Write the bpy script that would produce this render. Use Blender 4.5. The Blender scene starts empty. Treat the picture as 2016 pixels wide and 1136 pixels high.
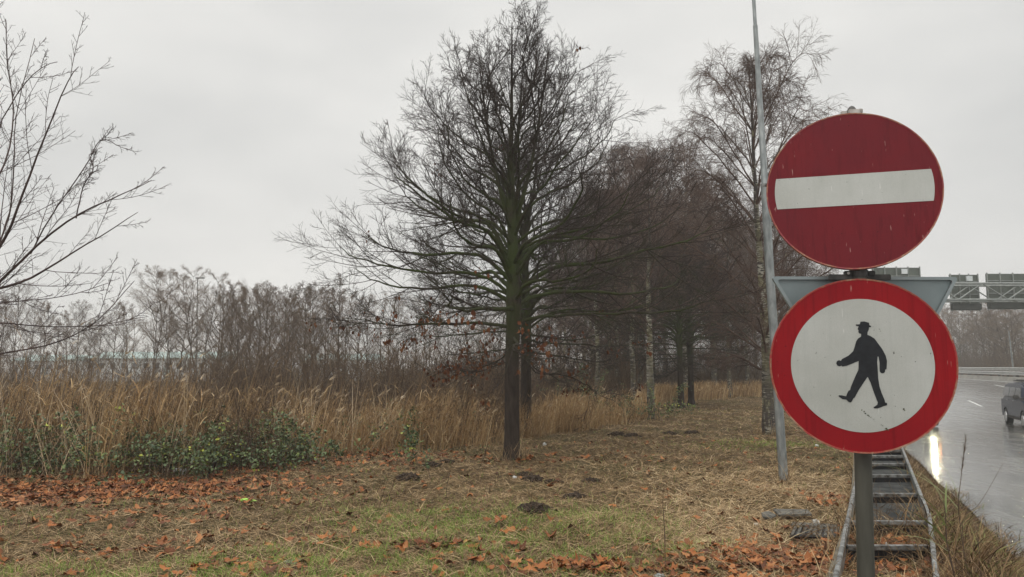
import bpy, bmesh, math
import numpy as np
from mathutils import Vector, Matrix
R_ = math.radians
scene = bpy.context.scene
COL = scene.collection
# ------------------------------------------------------------------ camera
F_PX, CX, CY, CAM_Z, HORIZON = 1523.0, 1008.0, 568.0, 1.6, 722.0
PITCH = math.atan((HORIZON - CY) / F_PX)
cam_d = bpy.data.cameras.new('camera')
cam_d.sensor_width = 36
cam_d.lens = 36 * F_PX / 2016
cam_d.clip_end = 5000
cam_d.clip_start = 0.05
cam = bpy.data.objects.new('camera', cam_d)
COL.objects.link(cam)
cam.location = (0, 0, CAM_Z)
cam.rotation_euler = (math.pi / 2 + PITCH, 0, 0)
scene.camera = cam
# ------------------------------------------------------------------ world (overcast)
SUN_EL, SUN_ROT = R_(52), R_(215)
world = bpy.data.worlds.new('World')
scene.world = world
world.use_nodes = True
nt = world.node_tree
nt.nodes.clear()
w_out = nt.nodes.new('ShaderNodeOutputWorld')
w_bg = nt.nodes.new('ShaderNodeBackground')
w_sky = nt.nodes.new('ShaderNodeTexSky')
w_sky.sky_type = 'NISHITA'
w_sky.sun_disc = False
w_sky.sun_elevation = SUN_EL
w_sky.sun_rotation = SUN_ROT
w_sky.dust_density = 6
w_hs = nt.nodes.new('ShaderNodeHueSaturation')
w_hs.inputs['Saturation'].default_value = 0.08
w_tc = nt.nodes.new('ShaderNodeTexCoord')
w_map = nt.nodes.new('ShaderNodeMapping')
w_map.inputs['Scale'].default_value = (1.3, 1.3, 3.0)
w_n = nt.nodes.new('ShaderNodeTexNoise')
w_n.inputs['Scale'].default_value = 1.9
w_n.inputs['Detail'].default_value = 4
w_n.inputs['Roughness'].default_value = 0.45
w_r = nt.nodes.new('ShaderNodeValToRGB')
w_r.color_ramp.elements[0].position = 0.32
w_r.color_ramp.elements[0].color = (7.1, 7.15, 7.05, 1)
w_r.color_ramp.elements[1].position = 0.68
w_r.color_ramp.elements[1].color = (9.5, 9.4, 9.1, 1)
w_mix = nt.nodes.new('ShaderNodeMix')
w_mix.data_type = 'RGBA'
w_mix.inputs[0].default_value = 0.93
L = nt.links.new
L(w_tc.outputs['Generated'], w_map.inputs['Vector'])
L(w_map.outputs['Vector'], w_n.inputs['Vector'])
L(w_n.outputs['Fac'], w_r.inputs['Fac'])
L(w_sky.outputs['Color'], w_hs.inputs['Color'])
L(w_hs.outputs['Color'], w_mix.inputs[6])
L(w_r.outputs['Color'], w_mix.inputs[7])
w_sep = nt.nodes.new('ShaderNodeSeparateXYZ')
w_mr = nt.nodes.new('ShaderNodeMapRange')
w_mr.interpolation_type = 'SMOOTHSTEP'
for k_, v_ in ((1, .42), (2, .95), (3, 1.0), (4, 2.3)):
    w_mr.inputs[k_].default_value = v_
w_mul = nt.nodes.new('ShaderNodeVectorMath')
w_mul.operation = 'SCALE'
L(w_tc.outputs['Generated'], w_sep.inputs[0])
L(w_sep.outputs[2], w_mr.inputs[0])
L(w_mix.outputs[2], w_mul.inputs[0])
L(w_mr.outputs[0], w_mul.inputs['Scale'])
L(w_mul.outputs[0], w_bg.inputs['Color'])
w_bg.inputs['Strength'].default_value = 0.097
L(w_bg.outputs[0], w_out.inputs[0])
sun_d = bpy.data.lights.new('sun', 'SUN')
sun_d.energy = 0.5
sun_d.angle = R_(35)
sun_d.color = (1.0, 0.97, 0.92)
sun = bpy.data.objects.new('sun', sun_d)
COL.objects.link(sun)
sun.rotation_euler = (math.pi / 2 - SUN_EL, 0, math.pi - SUN_ROT)
scene.view_settings.view_transform = 'Standard'
scene.view_settings.look = 'None'
scene.view_settings.exposure = 0
scene.view_settings.gamma = 1
scene.cycles.max_bounces = 6
scene.cycles.diffuse_bounces = 3
scene.cycles.glossy_bounces = 3
scene.cycles.transmission_bounces = 4
scene.cycles.volume_bounces = 1
scene.cycles.use_denoising = True
scene.cycles.denoiser = 'OPENIMAGEDENOISE'
scene.cycles.denoising_input_passes = 'RGB_ALBEDO_NORMAL'
scene.cycles.denoising_prefilter = 'ACCURATE'
scene.cycles.sample_clamp_indirect = 4
# ------------------------------------------------------------------ helpers
rng = np.random.default_rng(11)

def ray(px, py):
    u, v = (px - CX) / F_PX, (CY - py) / F_PX
    c, s = math.cos(PITCH), math.sin(PITCH)
    return np.array([u, c - v * s, s + v * c])
def P(px, py, D):
    r = ray(px, py)
    return np.array([0, 0, CAM_Z]) + r * (D / r[1])
def G(px, py, z=0.0):
    r = ray(px, py)
    return np.array([0, 0, CAM_Z]) + r * ((z - CAM_Z) / r[2])

def edge_x(y):            # left edge of the carriageway
    return 6.3 + 0.394 * (np.asarray(y, float) - 9.9)
def barrier_x(y):
    return 39 + 0.345 * (np.asarray(y, float) - 59)
def sstep(a, b, x):
    t = np.clip((x - a) / (b - a), 0, 1)
    return t * t * (3 - 2 * t)
def road_z(x, y):
    return -0.67 + 1.11 * sstep(26, 58, y) + 0 * x
FX = [-60, -12, -7.7, -4.8, -4, -3, -.6, 1.15, 3.6, 6.1, 9.8, 14, 30]
FY = [8.8, 10.7, 11.2, 11.8, 13.5, 14.8, 15.8, 19, 22.5, 31, 38, 42, 46]
def reed_front(x):
    return np.interp(x, FX, FY)
def ground_z(x, y):
    x = np.asarray(x, float); y = np.asarray(y, float)
    d = (x - edge_x(y)) * 0.93
    near = 0.03 * np.sin(x * 1.3 + 1) * np.sin(y * 0.9) + 0.018 * np.sin(x * 3.1 + y * 2.3) + 0.012 * np.sin(x * 6.3 - y * 5.1)
    near = near * np.clip(1.5 - np.hypot(x, y) / 60, 0, 1)
    rz = road_z(x, y) - 0.07
    base = near * sstep(-0.5, -2.0, d)
    t = sstep(-1.55, 0.1, d)
    z = base * (1 - t) + rz * t
    db = (x - barrier_x(y)) * 0.93
    z = z + np.where(y > 20, 1.6 * sstep(4, 20, db), 0)
    # far left side drops a little (ditch and lower wood floor)
    dl = y - reed_front(x)
    z = z - np.where(d < -3, 0.5 * sstep(4, 14, dl) * sstep(18, 10, x), 0)
    return z

def link(o, parent=None):
    COL.objects.link(o)
    if parent is not None:
        o.parent = parent
    return o
def tag(o, label=None, cat=None, group=None, kind=None):
    if label: o['label'] = label
    if cat: o['category'] = cat
    if group: o['group'] = group
    if kind: o['kind'] = kind
    return o
def empty(name, loc=(0, 0, 0), rz=0.0, label=None, cat=None, group=None):
    o = bpy.data.objects.new(name, None)
    o.empty_display_size = 0.2
    o.location = loc
    o.rotation_euler = (0, 0, rz)
    link(o)
    return tag(o, label, cat, group)
def fast_mesh(name, verts, faces_list, mats, mat_idx=None, attr=None, smooth=False):
    """faces_list: list of int arrays (n,k)"""
    me = bpy.data.meshes.new(name)
    verts = np.ascontiguousarray(verts, dtype=np.float32)
    me.vertices.add(len(verts))
    me.vertices.foreach_set('co', verts.ravel())
    loops = np.concatenate([f.ravel() for f in faces_list]).astype(np.int32)
    tot = np.concatenate([np.full(len(f), f.shape[1], np.int32) for f in faces_list])
    start = np.concatenate([[0], np.cumsum(tot)[:-1]]).astype(np.int32)
    me.loops.add(len(loops))
    me.loops.foreach_set('vertex_index', loops)
    me.polygons.add(len(tot))
    me.polygons.foreach_set('loop_start', start)
    me.polygons.foreach_set('loop_total', tot)
    if smooth:
        me.polygons.foreach_set('use_smooth', np.ones(len(tot), bool))
    if mat_idx is not None:
        me.polygons.foreach_set('material_index', np.asarray(mat_idx, np.int32))
    me.update(calc_edges=True)
    if attr is not None:
        a = me.attributes.new('rnd', 'FLOAT', 'POINT')
        a.data.foreach_set('value', np.asarray(attr, np.float32))
    for m in (mats if isinstance(mats, (list, tuple)) else [mats]):
        me.materials.append(m)
    return me
def obj(name, me, parent=None, loc=None):
    o = bpy.data.objects.new(name, me)
    if loc is not None:
        o.location = loc
    return link(o, parent)
class MB:
    """collects boxes, tubes and polygons of one part"""
    def __init__(s):
        s.v, s.f = [], []
    def add(s, v, f):
        b = len(s.v)
        s.v += [tuple(map(float, p)) for p in v]
        s.f += [tuple(b + i for i in q) for q in f]
        return s
    def box(s, c, size, rz=0.0, ax=None):
        hx, hy, hz = [k / 2 for k in size]
        pts = [Vector((x, y, z)) for z in (-hz, hz) for x, y in ((-hx, -hy), (hx, -hy), (hx, hy), (-hx, hy))]
        M = Matrix.Rotation(rz, 3, 'Z') if ax is None else ax
        pts = [M @ p + Vector(tuple(c)) for p in pts]
        return s.add(pts, [(3, 2, 1, 0), (4, 5, 6, 7), (0, 1, 5, 4), (1, 2, 6, 5), (2, 3, 7, 6), (3, 0, 4, 7)])
    def bar(s, a, b, w, h, up=(0, 0, 1)):
        a, b = Vector(tuple(a)), Vector(tuple(b))
        t = (b - a); Ln = t.length; t.normalize()
        sd = t.cross(Vector(up)).normalized(); u = sd.cross(t)
        M = Matrix((t, sd, u)).transposed()
        return s.box((a + b) / 2, (Ln, w, h), ax=M)
    def tube(s, pts, rad, n=8, cap=True):
        pts = [Vector(tuple(p)) for p in pts]
        rad = rad if hasattr(rad, '__len__') else [rad] * len(pts)
        b = len(s.v)
        ref = Vector((0.13, 0.97, 0.2)) if abs((pts[-1] - pts[0]).normalized().z) > .8 else Vector((0, 0, 1))
        for i, p in enumerate(pts):
            t = (pts[min(i + 1, len(pts) - 1)] - pts[max(i - 1, 0)]).normalized()
            u = t.cross(ref).normalized(); v = t.cross(u)
            for k in range(n):
                a = 2 * math.pi * k / n
                s.v.append(tuple(p + rad[i] * (math.cos(a) * u + math.sin(a) * v)))
        for i in range(len(pts) - 1):
            for k in range(n):
                q = b + i * n
                s.f.append((q + k, q + (k + 1) % n, q + n + (k + 1) % n, q + n + k))
        if cap:
            s.f.append(tuple(b + k for k in range(n))[::-1])
            s.f.append(tuple(b + (len(pts) - 1) * n + k for k in range(n)))
        return s
    def slab(s, poly, n, th):
        """flat polygon (list of 3D pts) thickened by th along n"""
        k = len(poly); n = Vector(tuple(n)) * th
        top = [Vector(tuple(p)) + n for p in poly]; bot = [Vector(tuple(p)) for p in poly]
        return s.add(top + bot, [tuple(range(k)), tuple(range(2 * k - 1, k - 1, -1))] +
                     [(i, i + k, (i + 1) % k + k, (i + 1) % k) for i in range(k)])
    def build(s, name, mat, parent=None, bevel=0.0, smooth=False, seg=2):
        me = bpy.data.meshes.new(name)
        me.from_pydata(s.v, [], s.f)
        me.materials.append(mat)
        bm = bmesh.new(); bm.from_mesh(me)
        bmesh.ops.recalc_face_normals(bm, faces=bm.faces)
        if bevel:
            bmesh.ops.bevel(bm, geom=bm.edges[:], offset=bevel, segments=seg, affect='EDGES', clamp_overlap=True)
        big = [f for f in bm.faces if len(f.verts) > 4]
        if big: bmesh.ops.triangulate(bm, faces=big)
        bm.to_mesh(me); bm.free()
        if smooth:
            me.polygons.foreach_set('use_smooth', np.ones(len(me.polygons), bool))
            try: me.set_sharp_from_angle(angle=R_(40))
            except Exception: pass
        return obj(name, me, parent)

# ------------------------------------------------------------------ materials
def new_mat(name):
    m = bpy.data.materials.new(name); m.use_nodes = True
    t = m.node_tree
    return m, t, t.nodes['Principled BSDF']
def node(t, kind, **kw):
    n = t.nodes.new(kind)
    for k, v in kw.items():
        if k in n.inputs: n.inputs[k].default_value = v
        else: setattr(n, k, v)
    return n
def ramp(t, stops, src=None):
    r = t.nodes.new('ShaderNodeValToRGB')
    cr = r.color_ramp
    while len(cr.elements) < len(stops): cr.elements.new(0.5)
    for e, (p, c) in zip(cr.elements, stops):
        e.position = p
        e.color = (*c, 1) if len(c) == 3 else c
    if src is not None: t.links.new(src, r.inputs['Fac'])
    return r
def coords(t, scale=(1, 1, 1)):
    tc = t.nodes.new('ShaderNodeTexCoord'); mp = t.nodes.new('ShaderNodeMapping')
    mp.inputs['Scale'].default_value = scale
    t.links.new(tc.outputs['Object'], mp.inputs['Vector'])
    return mp.outputs['Vector']
def noise(t, vec, scale, detail=4, rough=.55):
    n = t.nodes.new('ShaderNodeTexNoise')
    n.inputs['Scale'].default_value = scale; n.inputs['Detail'].default_value = detail
    n.inputs['Roughness'].default_value = rough
    if vec is not None: t.links.new(vec, n.inputs['Vector'])
    return n
def mixc(t, fac, a, b, mode='MIX'):
    m = t.nodes.new('ShaderNodeMix'); m.data_type = 'RGBA'; m.blend_type = mode
    for s, v in ((m.inputs[0], fac), (m.inputs[6], a), (m.inputs[7], b)):
        if hasattr(v, 'is_linked') or hasattr(v, 'links'): t.links.new(v, s)
        elif isinstance(v, (tuple, list)): s.default_value = (*v, 1) if len(v) == 3 else v
        else: s.default_value = v
    return m.outputs[2]
def bump(t, b, src, strength=.4, dist=.02):
    n = t.nodes.new('ShaderNodeBump'); n.inputs['Strength'].default_value = strength
    n.inputs['Distance'].default_value = dist
    t.links.new(src, n.inputs['Height']); t.links.new(n.outputs[0], b.inputs['Normal'])
def noisy(name, c1, c2, scale=6, rough=.7, metal=0, bmp=0, stretch=(1, 1, 1), spec=.5, detail=5):
    m, t, b = new_mat(name)
    v = coords(t, stretch); n = noise(t, v, scale, detail)
    r = ramp(t, [(.35, c1), (.65, c2)], n.outputs['Fac'])
    t.links.new(r.outputs[0], b.inputs['Base Color'])
    b.inputs['Roughness'].default_value = rough; b.inputs['Metallic'].default_value = metal
    b.inputs['Specular IOR Level'].default_value = spec
    if bmp: bump(t, b, n.outputs['Fac'], bmp, .02)
    return m
def rnd_mat(name, stops, rough=.8, spec=.15):
    m, t, b = new_mat(name)
    a = t.nodes.new('ShaderNodeAttribute'); a.attribute_name = 'rnd'
    r = ramp(t, stops, a.outputs['Fac'])
    t.links.new(r.outputs[0], b.inputs['Base Color'])
    b.inputs['Roughness'].default_value = rough
    b.inputs['Specular IOR Level'].default_value = spec
    return m
def bark(name, c1, c2, moss=None, moss_amt=.5, scale=9, moss_z=None):
    m, t, b = new_mat(name)
    v = coords(t, (1, 1, .22)); n = noise(t, v, scale * 2.2, 6, .65)
    r = ramp(t, [(.3, c1), (.7, c2)], n.outputs['Fac'])
    c = r.outputs[0]
    if moss:
        v2 = coords(t); n2 = noise(t, v2, 2.5, 4)
        r2 = ramp(t, [(.62 - moss_amt * .4, (0, 0, 0)), (.75 - moss_amt * .3, (1, 1, 1))], n2.outputs['Fac'])
        f = r2.outputs[0]
        if moss_z:
            g = t.nodes.new('ShaderNodeSeparateXYZ'); t.links.new(v2, g.inputs[0])
            q = ramp(t, [(moss_z[0] / 10, (0, 0, 0)), (moss_z[1] / 10, (1, 1, 1)), (moss_z[2] / 10, (0, 0, 0))])
            dv = t.nodes.new('ShaderNodeMath'); dv.operation = 'DIVIDE'; dv.inputs[1].default_value = 10
            t.links.new(g.outputs[2], dv.inputs[0]); t.links.new(dv.outputs[0], q.inputs['Fac'])
            mu = t.nodes.new('ShaderNodeMath'); mu.operation = 'MULTIPLY'
            t.links.new(f, mu.inputs[0]); t.links.new(q.outputs[0], mu.inputs[1]); f = mu.outputs[0]
        c = mixc(t, f, c, moss)
    t.links.new(c, b.inputs['Base Color'])
    b.inputs['Roughness'].default_value = .85; b.inputs['Specular IOR Level'].default_value = .15
    bump(t, b, n.outputs['Fac'], .8, .03)
    return m

M = {}
M['oak_bark'] = bark('oak_bark', (.022, .016, .013), (.062, .047, .037), (.05, .068, .018), .75, moss_z=(1.5, 3.0, 6.5))
M['oak_twig'] = bark('oak_twig', (.035, .027, .024), (.07, .052, .045), (.05, .06, .025), .35, moss_z=(.5, 2.6, 4.6))
M['birch_twig'] = noisy('birch_twig', (.08, .052, .040), (.15, .10, .078), 4, .8, spec=.2)
M['wood_bark'] = bark('wood_bark', (.055, .042, .03), (.14, .108, .08))
M['wood_twig'] = noisy('wood_twig', (.08, .05, .03), (.145, .095, .06), 1.3, .8, spec=.2)
M['wood_twig_pale'] = noisy('wood_twig_pale', (.135, .092, .06), (.23, .165, .11), 1.3, .8, spec=.2)
M['left_bark'] = noisy('left_bark', (.045, .03, .028), (.09, .06, .052), 4, .75, spec=.25)
def birch_bark():
    m, t, b = new_mat('birch_bark')
    v = coords(t, (1, 1, 4.5)); n = noise(t, v, 6.5, 5, .6)
    r = ramp(t, [(.44, (.018, .015, .012)), (.5, (.12, .11, .08)), (.56, (.42, .40, .33)), (.8, (.55, .53, .46))], n.outputs['Fac'])
    v2 = coords(t); n2 = noise(t, v2, 3, 3)
    r2 = ramp(t, [(.42, (0, 0, 0)), (.6, (.85, .85, .85))], n2.outputs['Fac'])
    c = mixc(t, r2.outputs[0], r.outputs[0], (.2, .18, .085))
    s = t.nodes.new('ShaderNodeSeparateXYZ'); t.links.new(v2, s.inputs[0])
    g = ramp(t, [(0, (1, 1, 1)), (.10, (.75, .75, .75)), (.3, (0, 0, 0)), (.38, (0, 0, 0)), (.6, (1, 1, 1))])
    dv = t.nodes.new('ShaderNodeMath'); dv.operation = 'DIVIDE'; dv.inputs[1].default_value = 10
    t.links.new(s.outputs[2], dv.inputs[0]); t.links.new(dv.outputs[0], g.inputs['Fac'])
    n3 = noise(t, coords(t, (1, 1, .35)), 9, 5)
    mu = t.nodes.new('ShaderNodeMath'); mu.operation = 'MULTIPLY'
    r3 = ramp(t, [(.4, (0, 0, 0)), (.5, (1, 1, 1))], n3.outputs['Fac'])
    t.links.new(g.outputs[0], mu.inputs[0]); t.links.new(r3.outputs[0], mu.inputs[1])
    c = mixc(t, mu.outputs[0], c, (.05, .038, .032))
    t.links.new(c, b.inputs['Base Color']); b.inputs['Roughness'].default_value = .7
    bump(t, b, n.outputs['Fac'], .5, .02)
    return m
M['birch_bark'] = birch_bark()
M['leaf_oak'] = rnd_mat('leaf_oak', [(0, (.07, .026, .014)), (.5, (.14, .048, .02)), (1, (.2, .085, .035))])
M['leaf_fallen'] = rnd_mat('leaf_fallen', [(0, (.07, .028, .015)), (.3, (.19, .065, .022)), (.65, (.36, .125, .034)), (.9, (.42, .19, .075)), (1, (.40, .27, .15))], .6, .25)
M['straw'] = rnd_mat('straw', [(0, (.09, .055, .03)), (.3, (.25, .165, .085)), (.6, (.44, .305, .16)), (.9, (.62, .46, .27)), (1, (.85, .68, .42))], .7, .2)
M['grass'] = rnd_mat('grass', [(0, (.12, .18, .03)), (.5, (.19, .31, .045)), (.85, (.3, .45, .08)), (1, (.45, .43, .18))], .6, .25)
M['reed'] = rnd_mat('reed', [(0, (.12, .07, .035)), (.3, (.29, .175, .08)), (.65, (.5, .345, .175)), (.88, (.66, .51, .31)), (1, (.78, .66, .46))], .75, .15)
M['plume'] = rnd_mat('plume', [(0, (.38, .27, .15)), (1, (.72, .6, .44))], .9, .1)
M['bramble_leaf'] = rnd_mat('bramble_leaf', [(0, (.045, .07, .03)), (.5, (.11, .15, .06)), (.85, (.2, .25, .07)), (1, (.42, .45, .07))], .5, .35)
M['bramble_stem'] = noisy('bramble_stem', (.05, .03, .022), (.13, .085, .05), 5, .8)
M['thicket'] = rnd_mat('thicket', [(0, (.05, .033, .022)), (.6, (.12, .08, .05)), (1, (.2, .135, .08))])
M['weed'] = rnd_mat('weed', [(0, (.04, .024, .015)), (.4, (.12, .07, .035)), (.8, (.27, .175, .085)), (1, (.17, .2, .06))], .7, .2)
M['weed_green'] = rnd_mat('weed_green', [(0, (.12, .15, .05)), (1, (.24, .27, .10))], .6, .25)
M['soil'] = noisy('soil', (.022, .015, .010), (.075, .052, .036), 30, .9, bmp=1, spec=.2)
M['lamp_steel'] = noisy('lamp_steel', (.17, .185, .185), (.33, .35, .345), 12, .45, .45, stretch=(1, 1, .35), spec=.5)
M['post_steel'] = noisy('post_steel', (.035, .033, .024), (.08, .076, .058), 14, .6, .15, stretch=(1, 1, .15))
M['plate_back'] = noisy('plate_back', (.17, .21, .215), (.235, .28, .285), 3, .5, .15, spec=.4)
M['plate_rim'] = noisy('plate_rim', (.22, .26, .265), (.30, .34, .345), 5, .45, .2)
M['clamp'] = noisy('clamp', (.3, .28, .25), (.55, .52, .48), 30, .55, .1)
M['slab'] = noisy('slab', (.05, .047, .038), (.15, .14, .115), 14, .8, bmp=.4)
M['dark_metal'] = noisy('dark_metal', (.03, .03, .028), (.08, .075, .07), 20, .6, .3)
M['cap'] = noisy('cap', (.03, .03, .028), (.08, .07, .06), 40, .5)
M['black_foil_gap'] = noisy('black_foil_gap', (.005, .006, .008), (.012, .014, .018), 40, .45, spec=.35)  # foil of the sign figure, also the painted dark of the rung gaps
M['galv'] = noisy('galv', (.05, .042, .032), (.33, .34, .33), 13, .5, .4, bmp=.2)
M['tread'] = noisy('tread', (.012, .013, .012), (.055, .058, .055), 9, .7, 0, bmp=.3, spec=.15)
M['old_rail'] = noisy('old_rail', (.09, .075, .05), (.2, .175, .125), 18, .7, stretch=(1, .3, 1))
M['concrete'] = noisy('concrete', (.14, .135, .115), (.28, .27, .235), 14, .85, bmp=.4)
M['barrier'] = noisy('barrier', (.2, .19, .165), (.33, .31, .275), .8, .8)
M['rail_steel'] = noisy('rail_steel', (.3, .3, .29), (.46, .46, .44), 3, .35, .5)
M['gantry_tube'] = noisy('gantry_tube', (.2, .22, .21), (.3, .32, .3), 4, .5, .2)
M['gantry_panel'] = noisy('gantry_panel', (.07, .085, .07), (.11, .13, .11), 1.2, .6, .1)
M['gantry_dark'] = noisy('gantry_dark', (.05, .06, .055), (.08, .09, .08), 1.2, .6)
M['wall_pale'] = noisy('wall_pale', (.62, .66, .66), (.78, .8, .8), .3, .6)
M['roof_teal'] = noisy('roof_teal', (.3, .42, .39), (.42, .52, .49), .4, .5)
M['glass_dark'] = noisy('glass_dark', (.02, .025, .03), (.035, .04, .045), 2, .08, spec=.8)
M['rubber'] = noisy('rubber', (.01, .01, .01), (.025, .025, .025), 20, .8)
M['car_blue'] = noisy('car_blue', (.010, .015, .032), (.016, .022, .045), 2, .25, 0, spec=.2)
M['car_grey'] = noisy('car_grey', (.05, .05, .055), (.07, .07, .075), 2, .18, .3, spec=.6)
M['chrome'] = noisy('chrome', (.5, .5, .5), (.6, .6, .6), 3, .25, .9)
M['line_white'] = noisy('line_white', (.45, .45, .43), (.7, .7, .67), 3, .4)
def emit(name, col, s):
    m, t, b = new_mat(name)
    b.inputs['Base Color'].default_value = (*col, 1)
    b.inputs['Emission Color'].default_value = (*col, 1); b.inputs['Emission Strength'].default_value = s
    return m
M['headlight'] = emit('headlight', (1.0, .95, .62), 360)
M['indicator'] = emit('indicator', (1.0, .3, .05), 25)
def sign_paint(name, c1, c2, scratch=(.6, .55, .5), rough=.5, edge=False, streak=.5):
    m, t, b = new_mat(name)
    v = coords(t); n = noise(t, v, 3.5, 4)
    r = ramp(t, [(.3, c1), (.7, c2)], n.outputs['Fac'])
    c = r.outputs[0]
    fine = noise(t, v, 420, 2); rf = ramp(t, [(.35, (.9, .9, .9)), (.65, (1.06, 1.06, 1.06))], fine.outputs['Fac'])
    c = mixc(t, 1.0, c, rf.outputs[0], 'MULTIPLY')
    # vertical rain streaks of grime
    ns = noise(t, coords(t, (26, 26, .9)), 1.7, 5, .7)
    rs = ramp(t, [(.5, (0, 0, 0)), (.74, (streak, streak, streak))], ns.outputs['Fac'])
    c = mixc(t, rs.outputs[0], c, tuple(k * .45 for k in c1))
    # scratches: thin, long, nearly vertical
    nx = noise(t, coords(t, (60, 60, 5)), 1.9, 2, .5)
    rx = ramp(t, [(.725, (0, 0, 0)), (.76, (1, 1, 1))], nx.outputs['Fac'])
    c = mixc(t, rx.outputs[0], c, scratch)
    # specks
    nd = noise(t, v, 55, 3, .6)
    rd = ramp(t, [(.71, (0, 0, 0)), (.74, (1, 1, 1))], nd.outputs['Fac'])
    c = mixc(t, rd.outputs[0], c, tuple(k * .25 for k in c1))
    t.links.new(c, b.inputs['Base Color'])
    rr = ramp(t, [(.3, (rough,) * 3), (.7, (rough + .18,) * 3)], n.outputs['Fac'])
    t.links.new(rr.outputs[0], b.inputs['Roughness'])
    b.inputs['Specular IOR Level'].default_value = .15
    return m
M['sign_red_faded'] = sign_paint('sign_red_faded', (.13, .012, .018), (.165, .015, .02), (.36, .2, .18))
M['sign_red'] = sign_paint('sign_red', (.24, .006, .011), (.30, .009, .013), (.4, .22, .18))
M['sign_white'] = sign_paint('sign_white', (.41, .415, .38), (.50, .505, .475), (.6, .6, .57), streak=.12)
def rim_mat(name, red):
    m, t, b = new_mat(name)
    n = noise(t, coords(t), 22, 6, .7)
    r = ramp(t, [(.42, red), (.52, (.30, .09, .05)), (.62, (.32, .19, .12)), (.75, (.45, .38, .3))], n.outputs['Fac'])
    t.links.new(r.outputs[0], b.inputs['Base Color']); b.inputs['Roughness'].default_value = .6
    bump(t, b, n.outputs['Fac'], .4, .004)
    return m
M['rim_faded'] = rim_mat('rim_faded', (.24, .03, .04))
M['rim_red'] = rim_mat('rim_red', (.34, .02, .02))
M['scuff'] = noisy('scuff', (.012, .014, .008), (.10, .11, .04), 120, .8)
def road_mat():
    m, t, b = new_mat('wet_asphalt')
    tc = t.nodes.new('ShaderNodeTexCoord'); mp = t.nodes.new('ShaderNodeMapping'); mp.inputs['Rotation'].default_value = (0, 0, R_(21.5))
    mp.inputs['Scale'].default_value = (1, .09, 1); mp.vector_type = 'POINT'; t.links.new(tc.outputs['Object'], mp.inputs['Vector'])
    n = noise(t, mp.outputs[0], 1.5, 6, .6); n2 = noise(t, coords(t), .5, 6, .65); f = noise(t, coords(t), 60, 3)
    mx = t.nodes.new('ShaderNodeMath'); mx.operation = 'MULTIPLY_ADD'; mx.inputs[1].default_value = .6
    sc_ = t.nodes.new('ShaderNodeMath'); sc_.operation = 'MULTIPLY'; sc_.inputs[1].default_value = .4
    t.links.new(n2.outputs['Fac'], sc_.inputs[0]); t.links.new(n.outputs['Fac'], mx.inputs[0]); t.links.new(sc_.outputs[0], mx.inputs[2])
    r = ramp(t, [(.4, (.045, .044, .04)), (.6, (.12, .117, .105))], mx.outputs[0])
    t.links.new(r.outputs[0], b.inputs['Base Color'])
    rr = ramp(t, [(.40, (.07,) * 3), (.50, (.16,) * 3), (.56, (.34,) * 3), (.64, (.55,) * 3)], mx.outputs[0])
    t.links.new(rr.outputs[0], b.inputs['Roughness'])
    b.inputs['IOR'].default_value = 1.33
    b.inputs['Coat Weight'].default_value = 1.0; b.inputs['Coat Roughness'].default_value = .16; b.inputs['Coat IOR'].default_value = 1.33
    mp2 = t.nodes.new('ShaderNodeMapping'); mp2.inputs['Scale'].default_value = (1.0, 3.6, 1); t.links.new(tc.outputs['Object'], mp2.inputs['Vector'])
    w = noise(t, mp2.outputs[0], 2.6, 6, .7)
    bump(t, b, w.outputs['Fac'], .75, .06)
    return m
M['road'] = road_mat()
def ground_mat():
    m, t, b = new_mat('meadow_soil')
    v = coords(t)
    n = noise(t, v, .45, 6, .6); n2 = noise(t, v, 9, 6, .7); n3 = noise(t, v, 60, 4, .7)
    base = ramp(t, [(.3, (.06, .038, .022)), (.48, (.165, .11, .055)), (.7, (.3, .205, .10))], n2.outputs['Fac'])
    gr = ramp(t, [(.47, (0, 0, 0)), (.62, (.7, .7, .7))], n.outputs['Fac'])
    c = mixc(t, gr.outputs[0], base.outputs[0], (.125, .12, .045))
    st = ramp(t, [(.45, (.45, .45, .45)), (.7, (1.35, 1.3, 1.2))], n3.outputs['Fac'])
    c = mixc(t, 1.0, c, st.outputs[0], 'MULTIPLY')
    t.links.new(c, b.inputs['Base Color']); b.inputs['Roughness'].default_value = .9
    b.inputs['Specular IOR Level'].default_value = .15
    bump(t, b, n3.outputs['Fac'], .9, .05)
    return m
M['ground'] = ground_mat()

# ------------------------------------------------------------------ ground and road
def axis(a, b, n, k):
    t = np.linspace(-1, 1, n)
    s = np.sinh(t * k) / np.sinh(k)
    return np.where(s < 0, -s * a, s * b)
gx = np.unique(np.concatenate([axis(-500, 520, 90, 5), np.arange(-14, 20, .18)]))
gy = np.unique(np.concatenate([axis(-12, 900, 90, 5)[30:], np.arange(3, 32, .18), np.linspace(32, 90, 60)]))
X, Y = np.meshgrid(gx, gy)
Z = ground_z(X, Y)
nx, ny = len(gx), len(gy)
idx = np.arange(nx * ny).reshape(ny, nx)
fc = np.stack([idx[:-1, :-1], idx[:-1, 1:], idx[1:, 1:], idx[1:, :-1]], -1).reshape(-1, 4)
tag(obj('ground', fast_mesh('ground', np.stack([X, Y, Z], -1).reshape(-1, 3), [fc], M['ground'], smooth=True)), kind='structure')
ry = np.concatenate([np.linspace(-8, 25, 60), np.linspace(25.4, 60, 70), np.linspace(62, 160, 30)])
rt = np.linspace(0, 1, 30)
RY, RT = np.meshgrid(ry, rt, indexing='ij')
edge_w = .03 * np.sin(RY * 1.1) * np.exp(-RT * 40)
RX = edge_x(RY) - .1 + edge_w + RT * (barrier_x(RY) + .9 - edge_x(RY))
idx = np.arange(RX.size).reshape(RX.shape)
fc = np.stack([idx[:-1, :-1], idx[:-1, 1:], idx[1:, 1:], idx[1:, :-1]], -1).reshape(-1, 4)
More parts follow.
